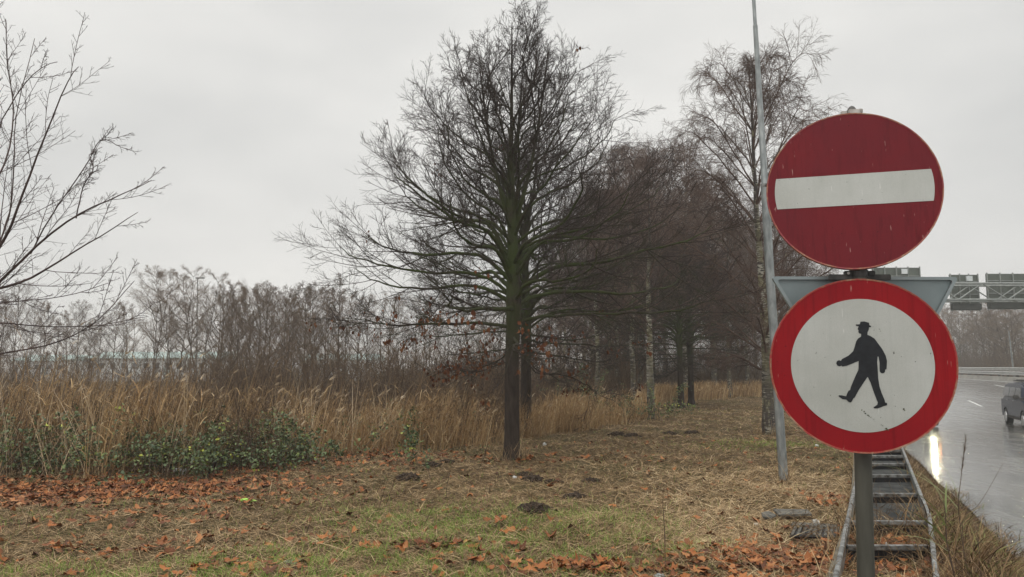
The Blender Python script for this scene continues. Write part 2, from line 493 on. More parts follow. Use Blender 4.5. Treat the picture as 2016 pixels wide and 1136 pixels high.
tag(obj('road', fast_mesh('road', np.stack([RX, RY, road_z(RX, RY)], -1).reshape(-1, 3), [fc], M['road'], smooth=True)), kind='structure')
def strip(mb, f, y0, y1, w):
    n = max(2, int((y1 - y0) / 1.0) + 1)
    ys = np.linspace(y0, y1, n); v = []
    for y in ys:
        x = f(y)
        v += [(x - w / 2, y, road_z(x, y) + .004), (x + w / 2, y, road_z(x, y) + .004)]
    mb.add(v, [(2 * i, 2 * i + 1, 2 * i + 3, 2 * i + 2) for i in range(n - 1)])
mb = MB()
strip(mb, lambda y: barrier_x(y) - 1.2, 5, 150, .2)
for k in range(0, 9):
    y0 = 14 + 12 * k
    for q in (.38, .7):
        strip(mb, lambda y, q=q: edge_x(y) * (1 - q) + barrier_x(y) * q, y0, y0 + 3, .13)
tag(mb.build('road_markings', M['line_white']), kind='structure')

# ------------------------------------------------------------------ vectorised branches
def norm(a):
    return a / np.maximum(np.linalg.norm(a, axis=-1, keepdims=True), 1e-9)
def grow(rg, base, d, length, nseg, wob, trop):
    N = len(base); pts = np.empty((N, nseg + 1, 3)); pts[:, 0] = base; d = norm(d)
    st = (length / nseg)[:, None]
    for i in range(nseg):
        d = norm(d + rg.normal(0, wob, (N, 3)) + trop)
        pts[:, i + 1] = pts[:, i] + d * st
    return pts
def spawn(rg, pts, rad, length, k, tr, ang, ratio, rr, flat=0.0, kpow=.5):
    N, S, _ = pts.shape
    pi = np.repeat(np.arange(N), k)
    u = np.tile((np.arange(k) + .5) / k, N) + rg.uniform(-.5, .5, N * k) / k
    t = tr[0] + (tr[1] - tr[0]) * u
    s = t * (S - 1); i0 = np.minimum(s.astype(int), S - 2); fr = (s - i0)[:, None]
    a, b = pts[pi, i0], pts[pi, i0 + 1]
    base = a + (b - a) * fr; tan = norm(b - a)
    r = rad[pi, i0] * (1 - fr[:, 0]) + rad[pi, i0 + 1] * fr[:, 0]
    rv = norm(rg.normal(0, 1, (N * k, 3)) * np.array([1, 1, 1 - flat]))
    perp = norm(rv - tan * (rv * tan).sum(-1, keepdims=True))
    an = np.radians(rg.normal(ang[0], ang[1], N * k))[:, None]
    d = tan * np.cos(an) + perp * np.sin(an)
    L = length[pi] * ratio * (1 - t * kpow) * rg.uniform(.6, 1.25, N * k)
    return base, d, L, np.minimum(r * rr, .03 + r * .4)
def taper(r0, n, tip, p=1.0):
    t = np.linspace(0, 1, n + 1)[None] ** p
    return r0[:, None] * (1 - t) + tip * t
def tubes(pts, rad, sides):
    N, S, _ = pts.shape
    t = np.empty_like(pts)
    t[:, 1:-1] = pts[:, 2:] - pts[:, :-2]; t[:, 0] = pts[:, 1] - pts[:, 0]; t[:, -1] = pts[:, -1] - pts[:, -2]
    t = norm(t)
    main = norm(pts[:, -1] - pts[:, 0])
    ref = np.where(np.abs(main[:, 2:3]) > .75, np.array([[.9, .35, .1]]), np.array([[.08, .05, 1.]]))
    u = norm(np.cross(t, ref[:, None])); v = np.cross(t, u)
    a = np.arange(sides) * 2 * np.pi / sides
    ring = pts[:, :, None] + rad[:, :, None, None] * (np.cos(a)[None, None, :, None] * u[:, :, None] + np.sin(a)[None, None, :, None] * v[:, :, None])
    V = ring.reshape(-1, 3)
    b = (np.arange(N)[:, None, None] * S + np.arange(S - 1)[None, :, None]) * sides
    k = np.arange(sides)[None, None]; k2 = (k + 1) % sides
    Fq = np.stack([b + k, b + k2, b + sides + k2, b + sides + k], -1).reshape(-1, 4)
    return V, Fq
class Tree:
    def __init__(s): s.parts = {}
    def add(s, part, pts, rad, sides):
        s.parts.setdefault(part, []).append(tubes(pts, rad, sides))
    def mesh(s, part, mat, smooth=True):
        vs, fs, b = [], [], 0
        for v, f in s.parts[part]:
            vs.append(v); fs.append(f + b); b += len(v)
        return fast_mesh(part, np.concatenate(vs), [np.concatenate(fs)], mat, smooth=smooth)
def spline(ctrl, n):
    c = np.asarray(ctrl, float); t = np.linspace(0, len(c) - 1, n)
    out = np.empty((n, c.shape[1]))
    for k, s in enumerate(t):
        i = min(int(s), len(c) - 2); f = s - i
        p0, p1, p2, p3 = c[max(i - 1, 0)], c[i], c[i + 1], c[min(i + 2, len(c) - 1)]
        out[k] = .5 * (2 * p1 + (p2 - p0) * f + (2 * p0 - 5 * p1 + 4 * p2 - p3) * f * f + (3 * p1 - p0 - 3 * p2 + p3) * f ** 3)
    return out
LEAF_T = np.array([(0, 0), (.14, .1), (.42, .02), (.3, .25), (.55, .45), (.25, .5), (.22, .8), (0, 1.0), (-.22, .8), (-.25, .5), (-.55, .45), (-.3, .25), (-.42, .02), (-.14, .1)])
OVAL_T = np.array([(0, 0), (.3, .3), (.33, .6), (0, 1.0), (-.33, .6), (-.3, .3)])
def leaves(rg, pos, size, tilt=.5, tmpl=LEAF_T, curl=.5, hang=False):
    """curled leaves; returns verts, tri faces"""
    N, K = len(pos), len(tmpl)
    ctr = np.array([[0, .42]]); T = np.concatenate([ctr, tmpl]) - np.array([0, .4])
    x, y = T[:, 0], T[:, 1]
    c = rg.normal(0, curl, (N, 1)); c2 = rg.normal(0, curl, (N, 1))
    z = c * (x * x) * 2 + c2 * (y * y) * 1.4 + rg.normal(0, .05, (N, K + 1))
    loc = np.stack([np.broadcast_to(x, (N, K + 1)), np.broadcast_to(y, (N, K + 1)), z], -1) * size[:, None, None]
    az = rg.uniform(0, 2 * np.pi, N)
    if hang: pt = rg.normal(-1.2, .35, N)
    else: pt = rg.normal(0, tilt, N)
    rl = rg.normal(0, tilt, N)
    def rot(v, a, i, j):
        ca, sa = np.cos(a)[:, None], np.sin(a)[:, None]
        o = v.copy(); o[..., i] = v[..., i] * ca - v[..., j] * sa; o[..., j] = v[..., i] * sa + v[..., j] * ca
        return o
    loc = rot(loc, rl, 0, 2); loc = rot(loc, pt, 1, 2); loc = rot(loc, az, 0, 1)
    V = (loc + pos[:, None]).reshape(-1, 3)
    k = np.arange(K); tri = np.stack([np.zeros(K, int), 1 + k, 1 + (k + 1) % K], -1)
    Fq = (np.arange(N)[:, None, None] * (K + 1) + tri[None]).reshape(-1, 3)
    return V, Fq, K + 1
def blades(rg, pos, h, w, lean_az, lean, seg=3, bend=.6, ground=False):
    """tapering ribbons; lean = angle from vertical (array)"""
    N = len(pos)
    t = np.linspace(0, 1, seg + 1)
    out = np.empty((N, seg + 1, 3)); p = pos.copy(); out[:, 0] = p
    for i in range(seg):
        a = lean + bend * (t[i] + .5 / seg)
        d = np.stack([np.sin(a) * np.cos(lean_az), np.sin(a) * np.sin(lean_az), np.cos(a)], -1)
        p = p + d * (h / seg)[:, None]; out[:, i + 1] = p
    wa = rg.uniform(0, 2 * np.pi, N)
    side = np.stack([np.cos(wa), np.sin(wa), np.zeros(N)], -1)
    if ground:
        side = np.stack([-np.sin(lean_az), np.cos(lean_az), rg.normal(0, .4, N)], -1)
    ww = (w[:, None] * (1 - t[None] ** 2 * .85))[..., None]
    V = np.stack([out - side[:, None] * ww / 2, out + side[:, None] * ww / 2], 2).reshape(-1, 3)
    b = np.arange(N)[:, None] * (seg + 1) * 2 + np.arange(seg)[None] * 2
    Fq = np.stack([b, b + 1, b + 3, b + 2], -1).reshape(-1, 4)
    return V, Fq, (seg + 1) * 2, out

# ------------------------------------------------------------------ oak
ENV_Z = [1.0, 1.5, 1.9, 2.5, 3.1, 3.85, 4.55, 5.1, 5.7, 6.5, 7.0, 7.6]
ENV_R = [1.6, 2.2, 2.8, 3.35, 3.5, 3.0, 2.65, 2.35, 1.8, 1.1, .6, .2]
def make_oak(seed, leaf=True):
    rg = np.random.default_rng(seed); T = Tree()
    tr = spline([(0, 0, -.15), (0, 0, .5), (.0, 0, 1.6), (.03, 0, 2.7), (.0, .02, 4.0), (-.03, 0, 5.2)], 22)[None]
    rr = np.interp(tr[:, :, 2], [-.15, 0, .25, 1.6, 2.4, 2.8, 3.2, 4.0, 5.2], [.24, .185, .138, .122, .13, .14, .112, .085, .055])
    T.add('trunk', tr, rr, 14)
    # leaders
    lead = []
    for tip, st in (((-.62, .1, 7.0), 3.7), ((.0, -.35, 7.4), 4.6), ((.68, .15, 7.2), 3.9), ((.2, .6, 6.9), 4.6)):
        i = np.argmin(abs(tr[0, :, 2] - st)); s = tr[0, i]; e = np.array(tip)
        lead.append(spline([s, s + (e - s) * np.array([.55, .55, .4]), s + (e - s) * np.array([.85, .85, .75]), e], 14))
    lead = np.array(lead); lr = taper(np.full(len(lead), .05), 13, .006, .8)
    T.add('trunk', lead, lr, 7)
    # primary limbs
    N = 66; limbs = []; r0 = []
    for k in range(N):
        u = (k + .5) / N
        zb = (1.9 + .07 * k) if k < 6 else 2.3 + 3.8 * u ** 1.35
        az = k * 2.399963 + rg.normal(0, .25)
        j = np.argmin(abs(tr[0, :, 2] - zb))
        s = tr[0, j].copy() if zb < 5.1 else lead[k % len(lead), np.argmin(abs(lead[k % len(lead), :, 2] - zb))]
        s[2] = zb if zb < 5.1 else s[2]
        rise = np.interp(zb, [1.9, 2.25, 2.6, 3.0, 3.8, 5, 6.5], [-.5, -.1, .45, 1.05, 1.5, 1.5, .8]) + rg.normal(0, .15)
        ze = zb + rise; Re = np.interp(ze, ENV_Z, ENV_R) * rg.uniform(.8, 1.0) * (1 + .1 * max(0, math.cos(az)))
        dr = np.array([math.cos(az), math.sin(az), 0]); sd = np.array([-dr[1], dr[0], 0]) * rg.normal(0, .22)
        f1 = .5 if zb < 3.2 else .28
        c = [s, s + dr * Re * .22 + (0, 0, rise * f1 + .05), s + dr * Re * .55 + sd + (0, 0, rise * (.35 + f1 * .5)), s + dr * Re * .85 + sd * .8 + (0, 0, rise * .8), s + dr * Re + (0, 0, rise + .12)]
        limbs.append(spline(c, 17)); r0.append(np.interp(zb, [1.9, 2.3, 2.7, 4, 6.5], [.024, .038, .05, .036, .018]) * rg.uniform(.7, 1.15))
    limbs = np.array(limbs); limbs[:, 2:] += np.cumsum(rg.normal(0, .018, (N, 15, 3)), 1)
    r0 = np.array(r0); lrad = taper(r0, 16, .006, .75)
    T.add('limbs', limbs, lrad, 7)
    ln = np.linalg.norm(np.diff(limbs, axis=1), axis=-1).sum(1)
    A, AR, AL = [np.concatenate(q) if len(q) > 1 else q[0] for q in ([limbs], [lrad], [ln])]
    up = np.array([0, 0, .028])
    b, d, Lb, r = spawn(rg, A, AR, AL, 12, (.3, .99), (38, 9), .42, .55, .35, .38)
    p2 = grow(rg, b, d, Lb, 7, .05, up * 1.3); q2 = taper(r, 7, .0030)
    b, d, Lb2, r = spawn(rg, lead, lr, np.full(len(lead), 3.0), 8, (.25, .98), (36, 9), .36, .5, 0, .5)
    p2b = grow(rg, b, d, Lb2, 7, .05, up); q2b = taper(r, 7, .0030)
    p2 = np.concatenate([p2, p2b]); q2 = np.concatenate([q2, q2b]); L2 = np.concatenate([Lb, Lb2])
    T.add('twigs', p2, q2, 4)
    b, d, L3, r = spawn(rg, p2, q2, L2, 8, (.2, .99), (40, 10), .42, .6, .2, .35)
    L3 = np.clip(L3, .12, .65)
    p3 = grow(rg, b, d, L3, 4, .06, up); q3 = taper(np.clip(r, .0026, .006), 4, .0023)
    T.add('twigs', p3, q3, 3)
    b, d, L4, r = spawn(rg, p3, q3, L3, 5, (.25, 1.0), (38, 12), .55, .7, .1, .3)
    L4 = np.clip(L4, .07, .3)
    p4 = grow(rg, b, d, L4, 2, .08, up * 1.5); q4 = taper(np.full(len(b), .0024), 2, .0019)
    T.add('twigs', p4, q4, 3)
    out = {k: T.mesh(k, M['oak_bark'] if k != 'twigs' else M['oak_twig']) for k in T.parts}
    if leaf:
        tips = p3[:, -1]
        wgt = np.exp(-((tips[:, 2] - 1.7) / .55) ** 2) * (np.where(tips[:, 0] < -.3, 1.0, .2)) + .0008
        sel = np.repeat(rg.choice(len(tips), 120, replace=False, p=wgt / wgt.sum()), rg.integers(2, 9, 120))
        cl = tips[sel]
        pos = cl + rg.normal(0, .055, cl.shape) - (0, 0, .04)
        V, Fq, K = leaves(rg, pos, rg.uniform(.05, .095, len(pos)), .4, OVAL_T, .7, hang=True)
        out['dead_leaves'] = fast_mesh('dead_leaves', V, [Fq], M['leaf_oak'], attr=np.repeat(rg.uniform(0, 1, len(pos)), K))
    return out
def make_birch(seed, H=10.0, spread=2.3, n1=46, dens=1.0, tr_r=.16, droop=.16, lean=(0, 0), low=.16):
    rg = np.random.default_rng(seed); T = Tree()
    tr = spline([(0, 0, -.2), (.0, 0, .4), (.03, .02, H * .25), (-.05, .04, H * .5), (lean[0] * .5, .03, H * .75), (lean[0], lean[1], H)], 26)[None]
    tr[0, 3:, :2] += np.cumsum(rg.normal(0, .012, (23, 2)), 0)
    rr = np.interp(tr[:, :, 2] / H, [-.02, 0, .05, .5, 1], [tr_r * 1.4, tr_r * 1.25, tr_r, tr_r * .5, .008])
    T.add('trunk', tr, rr, 12)
    limbs, r0 = [], []
    for k in range(n1):
        u = (k + .5) / n1; zb = H * (low + (.93 - low) * u)
        az = k * 2.399963 + rg.normal(0, .3); s = tr[0, np.argmin(abs(tr[0, :, 2] - zb))]
        Re = spread * np.interp(u, [0, .25, .55, .8, 1], [.85, 1, .95, .62, .2]) * rg.uniform(.65, 1.1)
        rise = Re * np.interp(u, [0, .3, .7, 1], [.45, .75, 1.15, 1.8]); rise = min(rise, H * .99 - s[2] + .2)
        dr = np.array([math.cos(az), math.sin(az), 0])
        c = [s, s + dr * Re * .3 + (0, 0, rise * .38), s + dr * Re * .65 + (0, 0, rise * .8), s + dr * Re * .9 + (0, 0, rise * .99), s + dr * Re * 1.08 + (0, 0, rise * .93)]
        limbs.append(spline(c, 13)); r0.append(tr_r * np.interp(u, [0, 1], [.27, .1]))
    limbs = np.array(limbs); limbs[:, 2:] += np.cumsum(rg.normal(0, .015, (n1, 11, 3)), 1)
    lr = taper(np.array(r0), 12, .005, .8); T.add('limbs', limbs, lr, 6)
    ln = np.linalg.norm(np.diff(limbs, axis=1), axis=-1).sum(1)
    b, d, L2, r = spawn(rg, limbs, lr, ln, int(11 * dens), (.15, .99), (38, 10), .4, .5, .1, .45)
    p2 = grow(rg, b, d, L2, 6, .08, np.array([0, 0, .0])); q2 = taper(r, 6, .004); T.add('twigs', p2, q2, 4)
    b, d, L3, r = spawn(rg, p2, q2, L2, int(8 * dens), (.2, 1.0), (40, 12), .6, .6, 0, .3)
    L3 = np.clip(L3, .18, .8)
    p3 = grow(rg, b, d, L3, 6, .07, np.array([0, 0, -droop])); q3 = taper(np.clip(r, .0026, .005), 6, .0021); T.add('twigs', p3, q3, 3)
    b, d, L4, r = spawn(rg, p3, q3, L3, 4, (.15, .95), (32, 10), .45, .7, 0, .3)
    p4 = grow(rg, b, d, np.clip(L4, .1, .35), 3, .08, np.array([0, 0, -droop * 1.3])); T.add('twigs', p4, taper(np.full(len(b), .0024), 3, .0018), 3)
    m = {'trunk': T.mesh('trunk', M['birch_bark']), 'limbs': T.mesh('limbs', M['birch_twig']), 'twigs': T.mesh('twigs', M['birch_twig'])}
    return m
def make_wood(seed, H=9.0, spread=1.6, stems=1, n1=26, twig='wood_twig', start=.25, rise_k=1.3, tr_r=.11, k2=8, k3=6, tipr=.005, leaf=0):
    rg = np.random.default_rng(seed); T = Tree(); limbs = []; r0 = []
    for s_ in range(stems):
        a = rg.uniform(0, 6.28); ln_ = rg.uniform(.3, 1.0) * (stems > 1) * spread * .7
        top = np.array([math.cos(a) * ln_, math.sin(a) * ln_, H * rg.uniform(.85, 1)])
        st = top * np.array([.04, .04, 0])
        tr = spline([st - (0, 0, .3), st + (0, 0, .2), top * (.35, .35, .35) + rg.normal(0, .08, 3), top * (.75, .75, .7) + rg.normal(0, .08, 3), top], 18)[None]
        rr = taper(np.full(1, tr_r / stems ** .4), 17, .008, .8); T.add('trunk', tr, rr, 8)
        for k in range(n1 // stems if stems > 1 else n1):
            u = (k + .5) / (n1 // stems if stems > 1 else n1); zb = H * (start + (.95 - start) * u)
            az = k * 2.4 + rg.normal(0, .4); s = tr[0, np.argmin(abs(tr[0, :, 2] - zb))]
            Re = spread * np.interp(u, [0, .3, .6, 1], [.7, 1, .85, .2]) * rg.uniform(.6, 1.1) * (.7 if stems > 1 else 1)
            rise = min(Re * rise_k * rg.uniform(.7, 1.2), H * 1.02 - s[2])
            dr = np.array([math.cos(az), math.sin(az), 0])
            limbs.append(spline([s, s + dr * Re * .4 + (0, 0, rise * .3), s + dr * Re * .8 + (0, 0, rise * .75), s + dr * Re + (0, 0, rise)], 9)); r0.append(tr_r * np.interp(u, [0, 1], [.4, .15]))
    limbs = np.array(limbs); limbs[:, 2:] += np.cumsum(rg.normal(0, .03, (len(limbs), 7, 3)), 1)
    lr = taper(np.array(r0), 8, .008, .8); T.add('trunk', limbs, lr, 5)
    ln = np.linalg.norm(np.diff(limbs, axis=1), axis=-1).sum(1)
    b, d, L2, r = spawn(rg, limbs, lr, ln, k2, (.15, 1), (40, 10), .42, .5, .1, .4)
    up = np.array([0, 0, .05])
    p2 = grow(rg, b, d, L2, 5, .1, up); q2 = taper(r, 5, tipr); T.add('crown', p2, q2, 3)
    b, d, L3, r = spawn(rg, p2, q2, L2, k3, (.2, 1), (40, 12), .5, .6, 0, .3)
    p3 = grow(rg, b, d, np.clip(L3, .15, .7), 3, .12, up); q3 = taper(np.clip(r, tipr * .9, .012), 3, tipr * .7); T.add('crown', p3, q3, 3)
    b, d, L4, r = spawn(rg, p3, q3, np.clip(L3, .15, .7), 3, (.3, 1), (38, 12), .55, .6, 0, .3)
    p4 = grow(rg, b, d, L4, 2, .12, up); T.add('crown', p4, taper(np.full(len(b), tipr * .8), 2, tipr * .6), 3)
    m = {'trunk': T.mesh('trunk', M['wood_bark']), 'crown': T.mesh('crown', M[twig])}
    if leaf:
        tips = p3[:, -1]; sel = rg.choice(len(tips), leaf)
        V, Fq, K = leaves(rg, tips[sel], rg.uniform(.07, .12, leaf), .8, OVAL_T)
        m['leaves'] = fast_mesh('leaves', V, [Fq], M['leaf_oak'], attr=np.repeat(rg.uniform(0, 1, leaf), K))
    return m
def place(name, meshes, loc, rz, sc, label, cat='tree', group=None):
    r = empty(name, loc, rz, label, cat, group); r.scale = sc if hasattr(sc, '__len__') else (sc,) * 3
    for k, me in meshes.items():
        obj(k, me, r)
    return r
def gpos(px, py, z=0.0):
    g = G(px, py, z); return (g[0], g[1], float(ground_z(g[0], g[1])))
oak = make_oak(3)
a = gpos(1008, 903); place('oak_tree', oak, a, 0, (1, 1, 1.055), 'large bare oak with moss green limbs and spreading crown, nearest in the clearing', 'tree')
oak2 = make_oak(8, leaf=False)
a = gpos(1036, 858); place('oak_tree', oak2, a, 1.4, (.98, .98, 1.0), 'bare oak directly behind the large front oak, its trunk half hidden', 'tree')
for i, (px, py, D, rz, sc) in enumerate(((1341, 803, 30, 2.2, .92), (1361, 797, 32.5, 4.0, .95))):
    x = P(px, py, D); place('oak_tree', oak2, (x[0], x[1], float(ground_z(x[0], x[1]))), rz, sc,
        ('left of two dark straight trunks standing close together beyond the white birch', 'right of two dark straight trunks standing close together beyond the white birch')[i], 'tree', 'pair of dark trunked trees on the path')
birchA = make_birch(21, 9.3, 2.2, 60, 1.3, .15, .09, (-.25, 0), .14)
birchB = make_birch(22, 9.0, 2.3, 36, 1.0, .12, .2, (.2, .1), .28)
birchC = make_birch(23, 9.5, 2.6, 34, 1.0, .12, .2, (-.3, .1), .12)
a = P(1517, 850, 19); place('birch_tree', birchA, (a[0], a[1], 0), .6, 1.0, 'tall birch with black and white bark right behind the lamp post', 'tree')
a = P(1280, 822, 24); place('birch_tree', birchB, (a[0], a[1], 0), 1.0, (1, 1, .93), 'slim birch with yellowish white trunk left of the path', 'tree')
a = P(1437, 782, 41); place('birch_tree', birchC, (a[0], a[1], 0), 2.0, 1.0, 'distant birch with pale trunk at the end of the grassy path', 'tree')
# birch wood behind
BIRCH = [birchB, birchC]
r2 = np.random.default_rng(5)
spots = []
for k in range(32):
    px = 1120 + 480 * ((k * .618) % 1.0) + r2.normal(0, 10); D = 43 + 24 * ((k * .414) % 1)
    if abs(px - 1437) < 14: px += 26
    spots.append((px, D))
for k, (px, D) in enumerate(spots):
    a = P(px, 760, D); s = r2.uniform(1.0, 1.4) * np.interp(px, [1090, 1180, 1250, 1400, 1500, 1600], [.7, .95, 1.15, 1.15, .95, .75])
    place('birch_tree', BIRCH[k % 2], (a[0], a[1], float(ground_z(a[0], a[1]))), r2.uniform(0, 6.28), (s, s, s * r2.uniform(.95, 1.12)),
          'reddish brown bare birch in the dense wood behind the clearing', 'tree', 'birches of the dense wood behind the clearing')
for k, (px, D, s) in enumerate([(1175, 31, .95), (1215, 34, 1.1), (1248, 30, 1.0), (1262, 36, 1.2), (1200, 40, 1.15)]):
    a = P(px, 760, D)
    place('birch_tree', BIRCH[k % 2], (a[0], a[1], float(ground_z(a[0], a[1]))), 1.7 * k, (s, s, s * 1.05),
          'reddish brown bare birch in the dense wood behind the clearing', 'tree', 'birches of the dense wood behind the clearing')
# ------------------------------------------------------------------ left alder reaching in from outside the frame
def left_tree():
    rg = np.random.default_rng(9); T = Tree()
    D = 7.6
    tx = P(-170, 700, D)[0]
    base = np.array([tx, D, 0.0])
    tr = spline([base - (0, 0, .2), base + (0, 0, .3), base + (.03, 0, 1.2), base + (-.02, .05, 2.6), base + (.15, 0, 4.2), base + (.2, .1, 5.6)], 22)[None]
    tr0 = tr - base
    T.add('trunk', tr0, np.interp(tr[:, :, 2], [-.2, 0, .3, 2.6, 5.6], [.2, .17, .13, .09, .02]), 12)
    B = [([(-165, 760), (-60, 610), (0, 554), (70, 488), (152, 425), (222, 393), (301, 358)], .026, -.2),
         ([(-165, 720), (-60, 585), (0, 566), (63, 545), (136, 500), (209, 456), (272, 415)], .026, .3),
         ([(-165, 700), (-60, 560), (0, 478), (25, 418), (57, 342), (95, 253), (127, 171), (152, 133)], .024, -.5),
         ([(-165, 560), (-60, 420), (0, 342), (25, 235), (16, 140), (13, 38)], .017, .5),
         ([(-165, 640), (-40, 540), (12, 440), (25, 340), (30, 240), (70, 76)], .015, .2),
         ([(-165, 790), (-60, 715), (0, 697), (108, 678), (190, 634), (266, 557)], .015, -.4),
         ([(-165, 740), (-60, 640), (0, 634), (95, 640), (190, 640), (285, 621)], .013, .5),
         ([(-165, 700), (-60, 600), (0, 595), (127, 583), (215, 557)], .010, .1),
         ([(-165, 500), (-90, 380), (-20, 300), (10, 220), (60, 150), (112, 122)], .012, -.3),
         ([(-165, 520), (-120, 370), (-100, 260), (-90, 160), (-90, 90)], .014, .3),
         ([(-165, 600), (-240, 450), (-300, 350), (-340, 260)], .02, .2), ([(-165, 650), (-260, 560), (-350, 500), (-420, 470)], .022, -.4),
         ([(60, 500), (100, 430), (170, 330), (200, 280), (232, 286)], .009, -.2), ([(150, 430), (165, 370), (185, 335), (176, 300)], .008, -.1)]
    limbs, r0 = [], []
    for pts, r, dd in B:
        n = len(pts)
        c = [P(px, py, D + dd * (i / (n - 1)) ** .8 * 1.2) - base for i, (px, py) in enumerate(pts)]
        limbs.append(spline(c, 17)); r0.append(r)
    limbs = np.array(limbs); limbs[:, 1:] += np.cumsum(rg.normal(0, .004, (len(B), 16, 3)), 1)
    lr = taper(np.array(r0) * .85, 16, .003, .8); T.add('limbs', limbs, lr, 7)
    ln = np.linalg.norm(np.diff(limbs, axis=1), axis=-1).sum(1)
    up = np.array([.02, 0, .05])
    lr = lr * .8
    b, d, L2, r = spawn(rg, limbs, lr, ln, 7, (.2, .97), (36, 8), .32, .5, .2, .55)
    p2 = grow(rg, b, d, L2, 7, .03, up); q2 = taper(np.clip(r, .003, .008), 7, .002); T.add('twigs', p2, q2, 4)
    b, d, L3, r = spawn(rg, np.concatenate([p2, limbs[:, ::2][:, :8]]), np.concatenate([q2, lr[:, ::2][:, :8]]), np.concatenate([L2, ln * .5]), 9, (.12, .98), (42, 10), .3, .5, .2, .45)
    L3 = np.clip(L3, .05, .32)
    p3 = grow(rg, b, d, L3, 3, .07, up); T.add('twigs', p3, taper(np.full(len(b), .0024), 3, .0015), 3)
    b, d, L4, r = spawn(rg, p3, np.full((len(p3), 4), .002), L3, 2, (.3, .9), (45, 10), .4, .5, .1, .3)
    p4 = grow(rg, b, d, np.clip(L4, .03, .12), 2, .08, up); T.add('twigs', p4, taper(np.full(len(b), .0018), 2, .0013), 3)
    return {k: T.mesh(k, M['left_bark']) for k in T.parts}, base
lt, lb = left_tree()
place('alder_tree', lt, tuple(lb), 0, 1.0, 'slender bare tree reaching in from the edge with thin forked branches against the sky', 'tree')

# ------------------------------------------------------------------ woods at the left and right
WA = make_wood(31, 10, 2.0, 1, 26, 'wood_twig', .2, 1.5, k2=11, k3=8, tipr=.004)
WB = make_wood(32, 9, 1.9, 3, 27, 'wood_twig_pale', .3, 1.2, k2=11, k3=8, tipr=.004)
WC = make_wood(33, 9.5, 1.1, 1, 26, 'wood_twig', .15, 1.6, leaf=260, k2=10)
WD = make_wood(34, 11, 3.2, 2, 30, 'wood_twig_pale', .3, 1.0, k2=13, k3=9, tipr=.004)
WOOD = {'A': (WA, 'upright bare tree with brown twigs in the far tree line', 'upright bare trees in the far tree line'),
        'B': (WB, 'pale several stemmed bare tree in the far tree line', 'pale several stemmed trees in the far tree line'),
        'C': (WC, 'narrow tree still holding brown leaves in the far tree line', 'narrow trees holding brown leaves in the tree line'),
        'D': (WD, 'wide pale bare tree spreading above the far tree line', 'wide pale bare trees in the far tree line')}
HT = {'A': 10, 'B': 9, 'C': 9.5, 'D': 11}
# (px, top py, D, kind)
far = [(30, 575, 50, 'A'), (75, 600, 55, 'B'), (-15, 565, 48, 'A'), (112, 615, 60, 'C'), (150, 585, 62, 'A'), (185, 610, 66, 'B'), (225, 600, 66, 'A'),
       (300, 520, 48, 'D'), (352, 515, 50, 'D'), (262, 590, 64, 'B'), (400, 538, 48, 'D'), (425, 555, 60, 'A'), (455, 560, 46, 'C'), (436, 575, 50, 'A'),
       (480, 555, 50, 'D'), (505, 550, 46, 'B'), (520, 560, 40, 'A'), (460, 600, 38, 'A'), (600, 590, 38, 'B'), (560, 600, 37, 'A'), (528, 548, 50, 'A'), (552, 556, 44, 'D'), (575, 570, 48, 'C'), (598, 575, 44, 'A'), (622, 565, 50, 'D'),
       (645, 575, 44, 'A'), (560, 575, 60, 'A'), (610, 570, 62, 'A'), (672, 580, 50, 'B'), (700, 585, 46, 'A'), (728, 570, 52, 'A'), (756, 580, 48, 'B'),
       (785, 585, 54, 'A'), (815, 575, 48, 'A'), (845, 580, 56, 'B'), (880, 590, 50, 'A'), (915, 585, 58, 'A'), (950, 590, 52, 'B'), (985, 585, 60, 'A'), (1020, 580, 52, 'A'),
       (1050, 560, 50, 'A'), (1080, 540, 48, 'B'), (1110, 520, 50, 'A'), (470, 575, 62, 'B'), (515, 570, 64, 'A'), (-60, 530, 52, 'B'), (-110, 540, 56, 'A'),
       (330, 590, 70, 'A'), (378, 585, 70, 'A'), (205, 600, 74, 'A'), (130, 600, 74, 'B'), (60, 595, 72, 'A'), (5, 590, 70, 'C'), (662, 545, 56, 'C'), (640, 560, 58, 'C')]
for k, (px, top, D, kd) in enumerate(far):
    me, lab, gr = WOOD[kd]; px0_ = px
    px += r2.normal(0, 4); a = P(px, 722, D); gz = float(ground_z(a[0], a[1]))
    h = P(px, top + r2.uniform(-20, 22), D)[2] - gz; s = h / HT[kd]; w = s * r2.uniform(.8, 1.2)
    lab = {(300, 'D'): 'left of two tall pale spreading trees in front of the long pale hall',
           (352, 'D'): 'right of two tall pale spreading trees in front of the hall, near the thin lamp',
           (400, 'D'): 'pale spreading tree just right of the thin street lamp in the far tree line',
           (480, 'D'): 'broad tree at the left end of the dense brown block of the far tree line',
           (552, 'D'): 'broad tree in the middle of the dense brown block of the far tree line',
           (622, 'D'): 'broad tree at the right end of the dense brown block of trees'}.get((px0_, kd), lab)
    place('bare_tree', me, (a[0], a[1], gz), r2.uniform(0, 6.28), (w, w, s), lab, 'tree', gr)
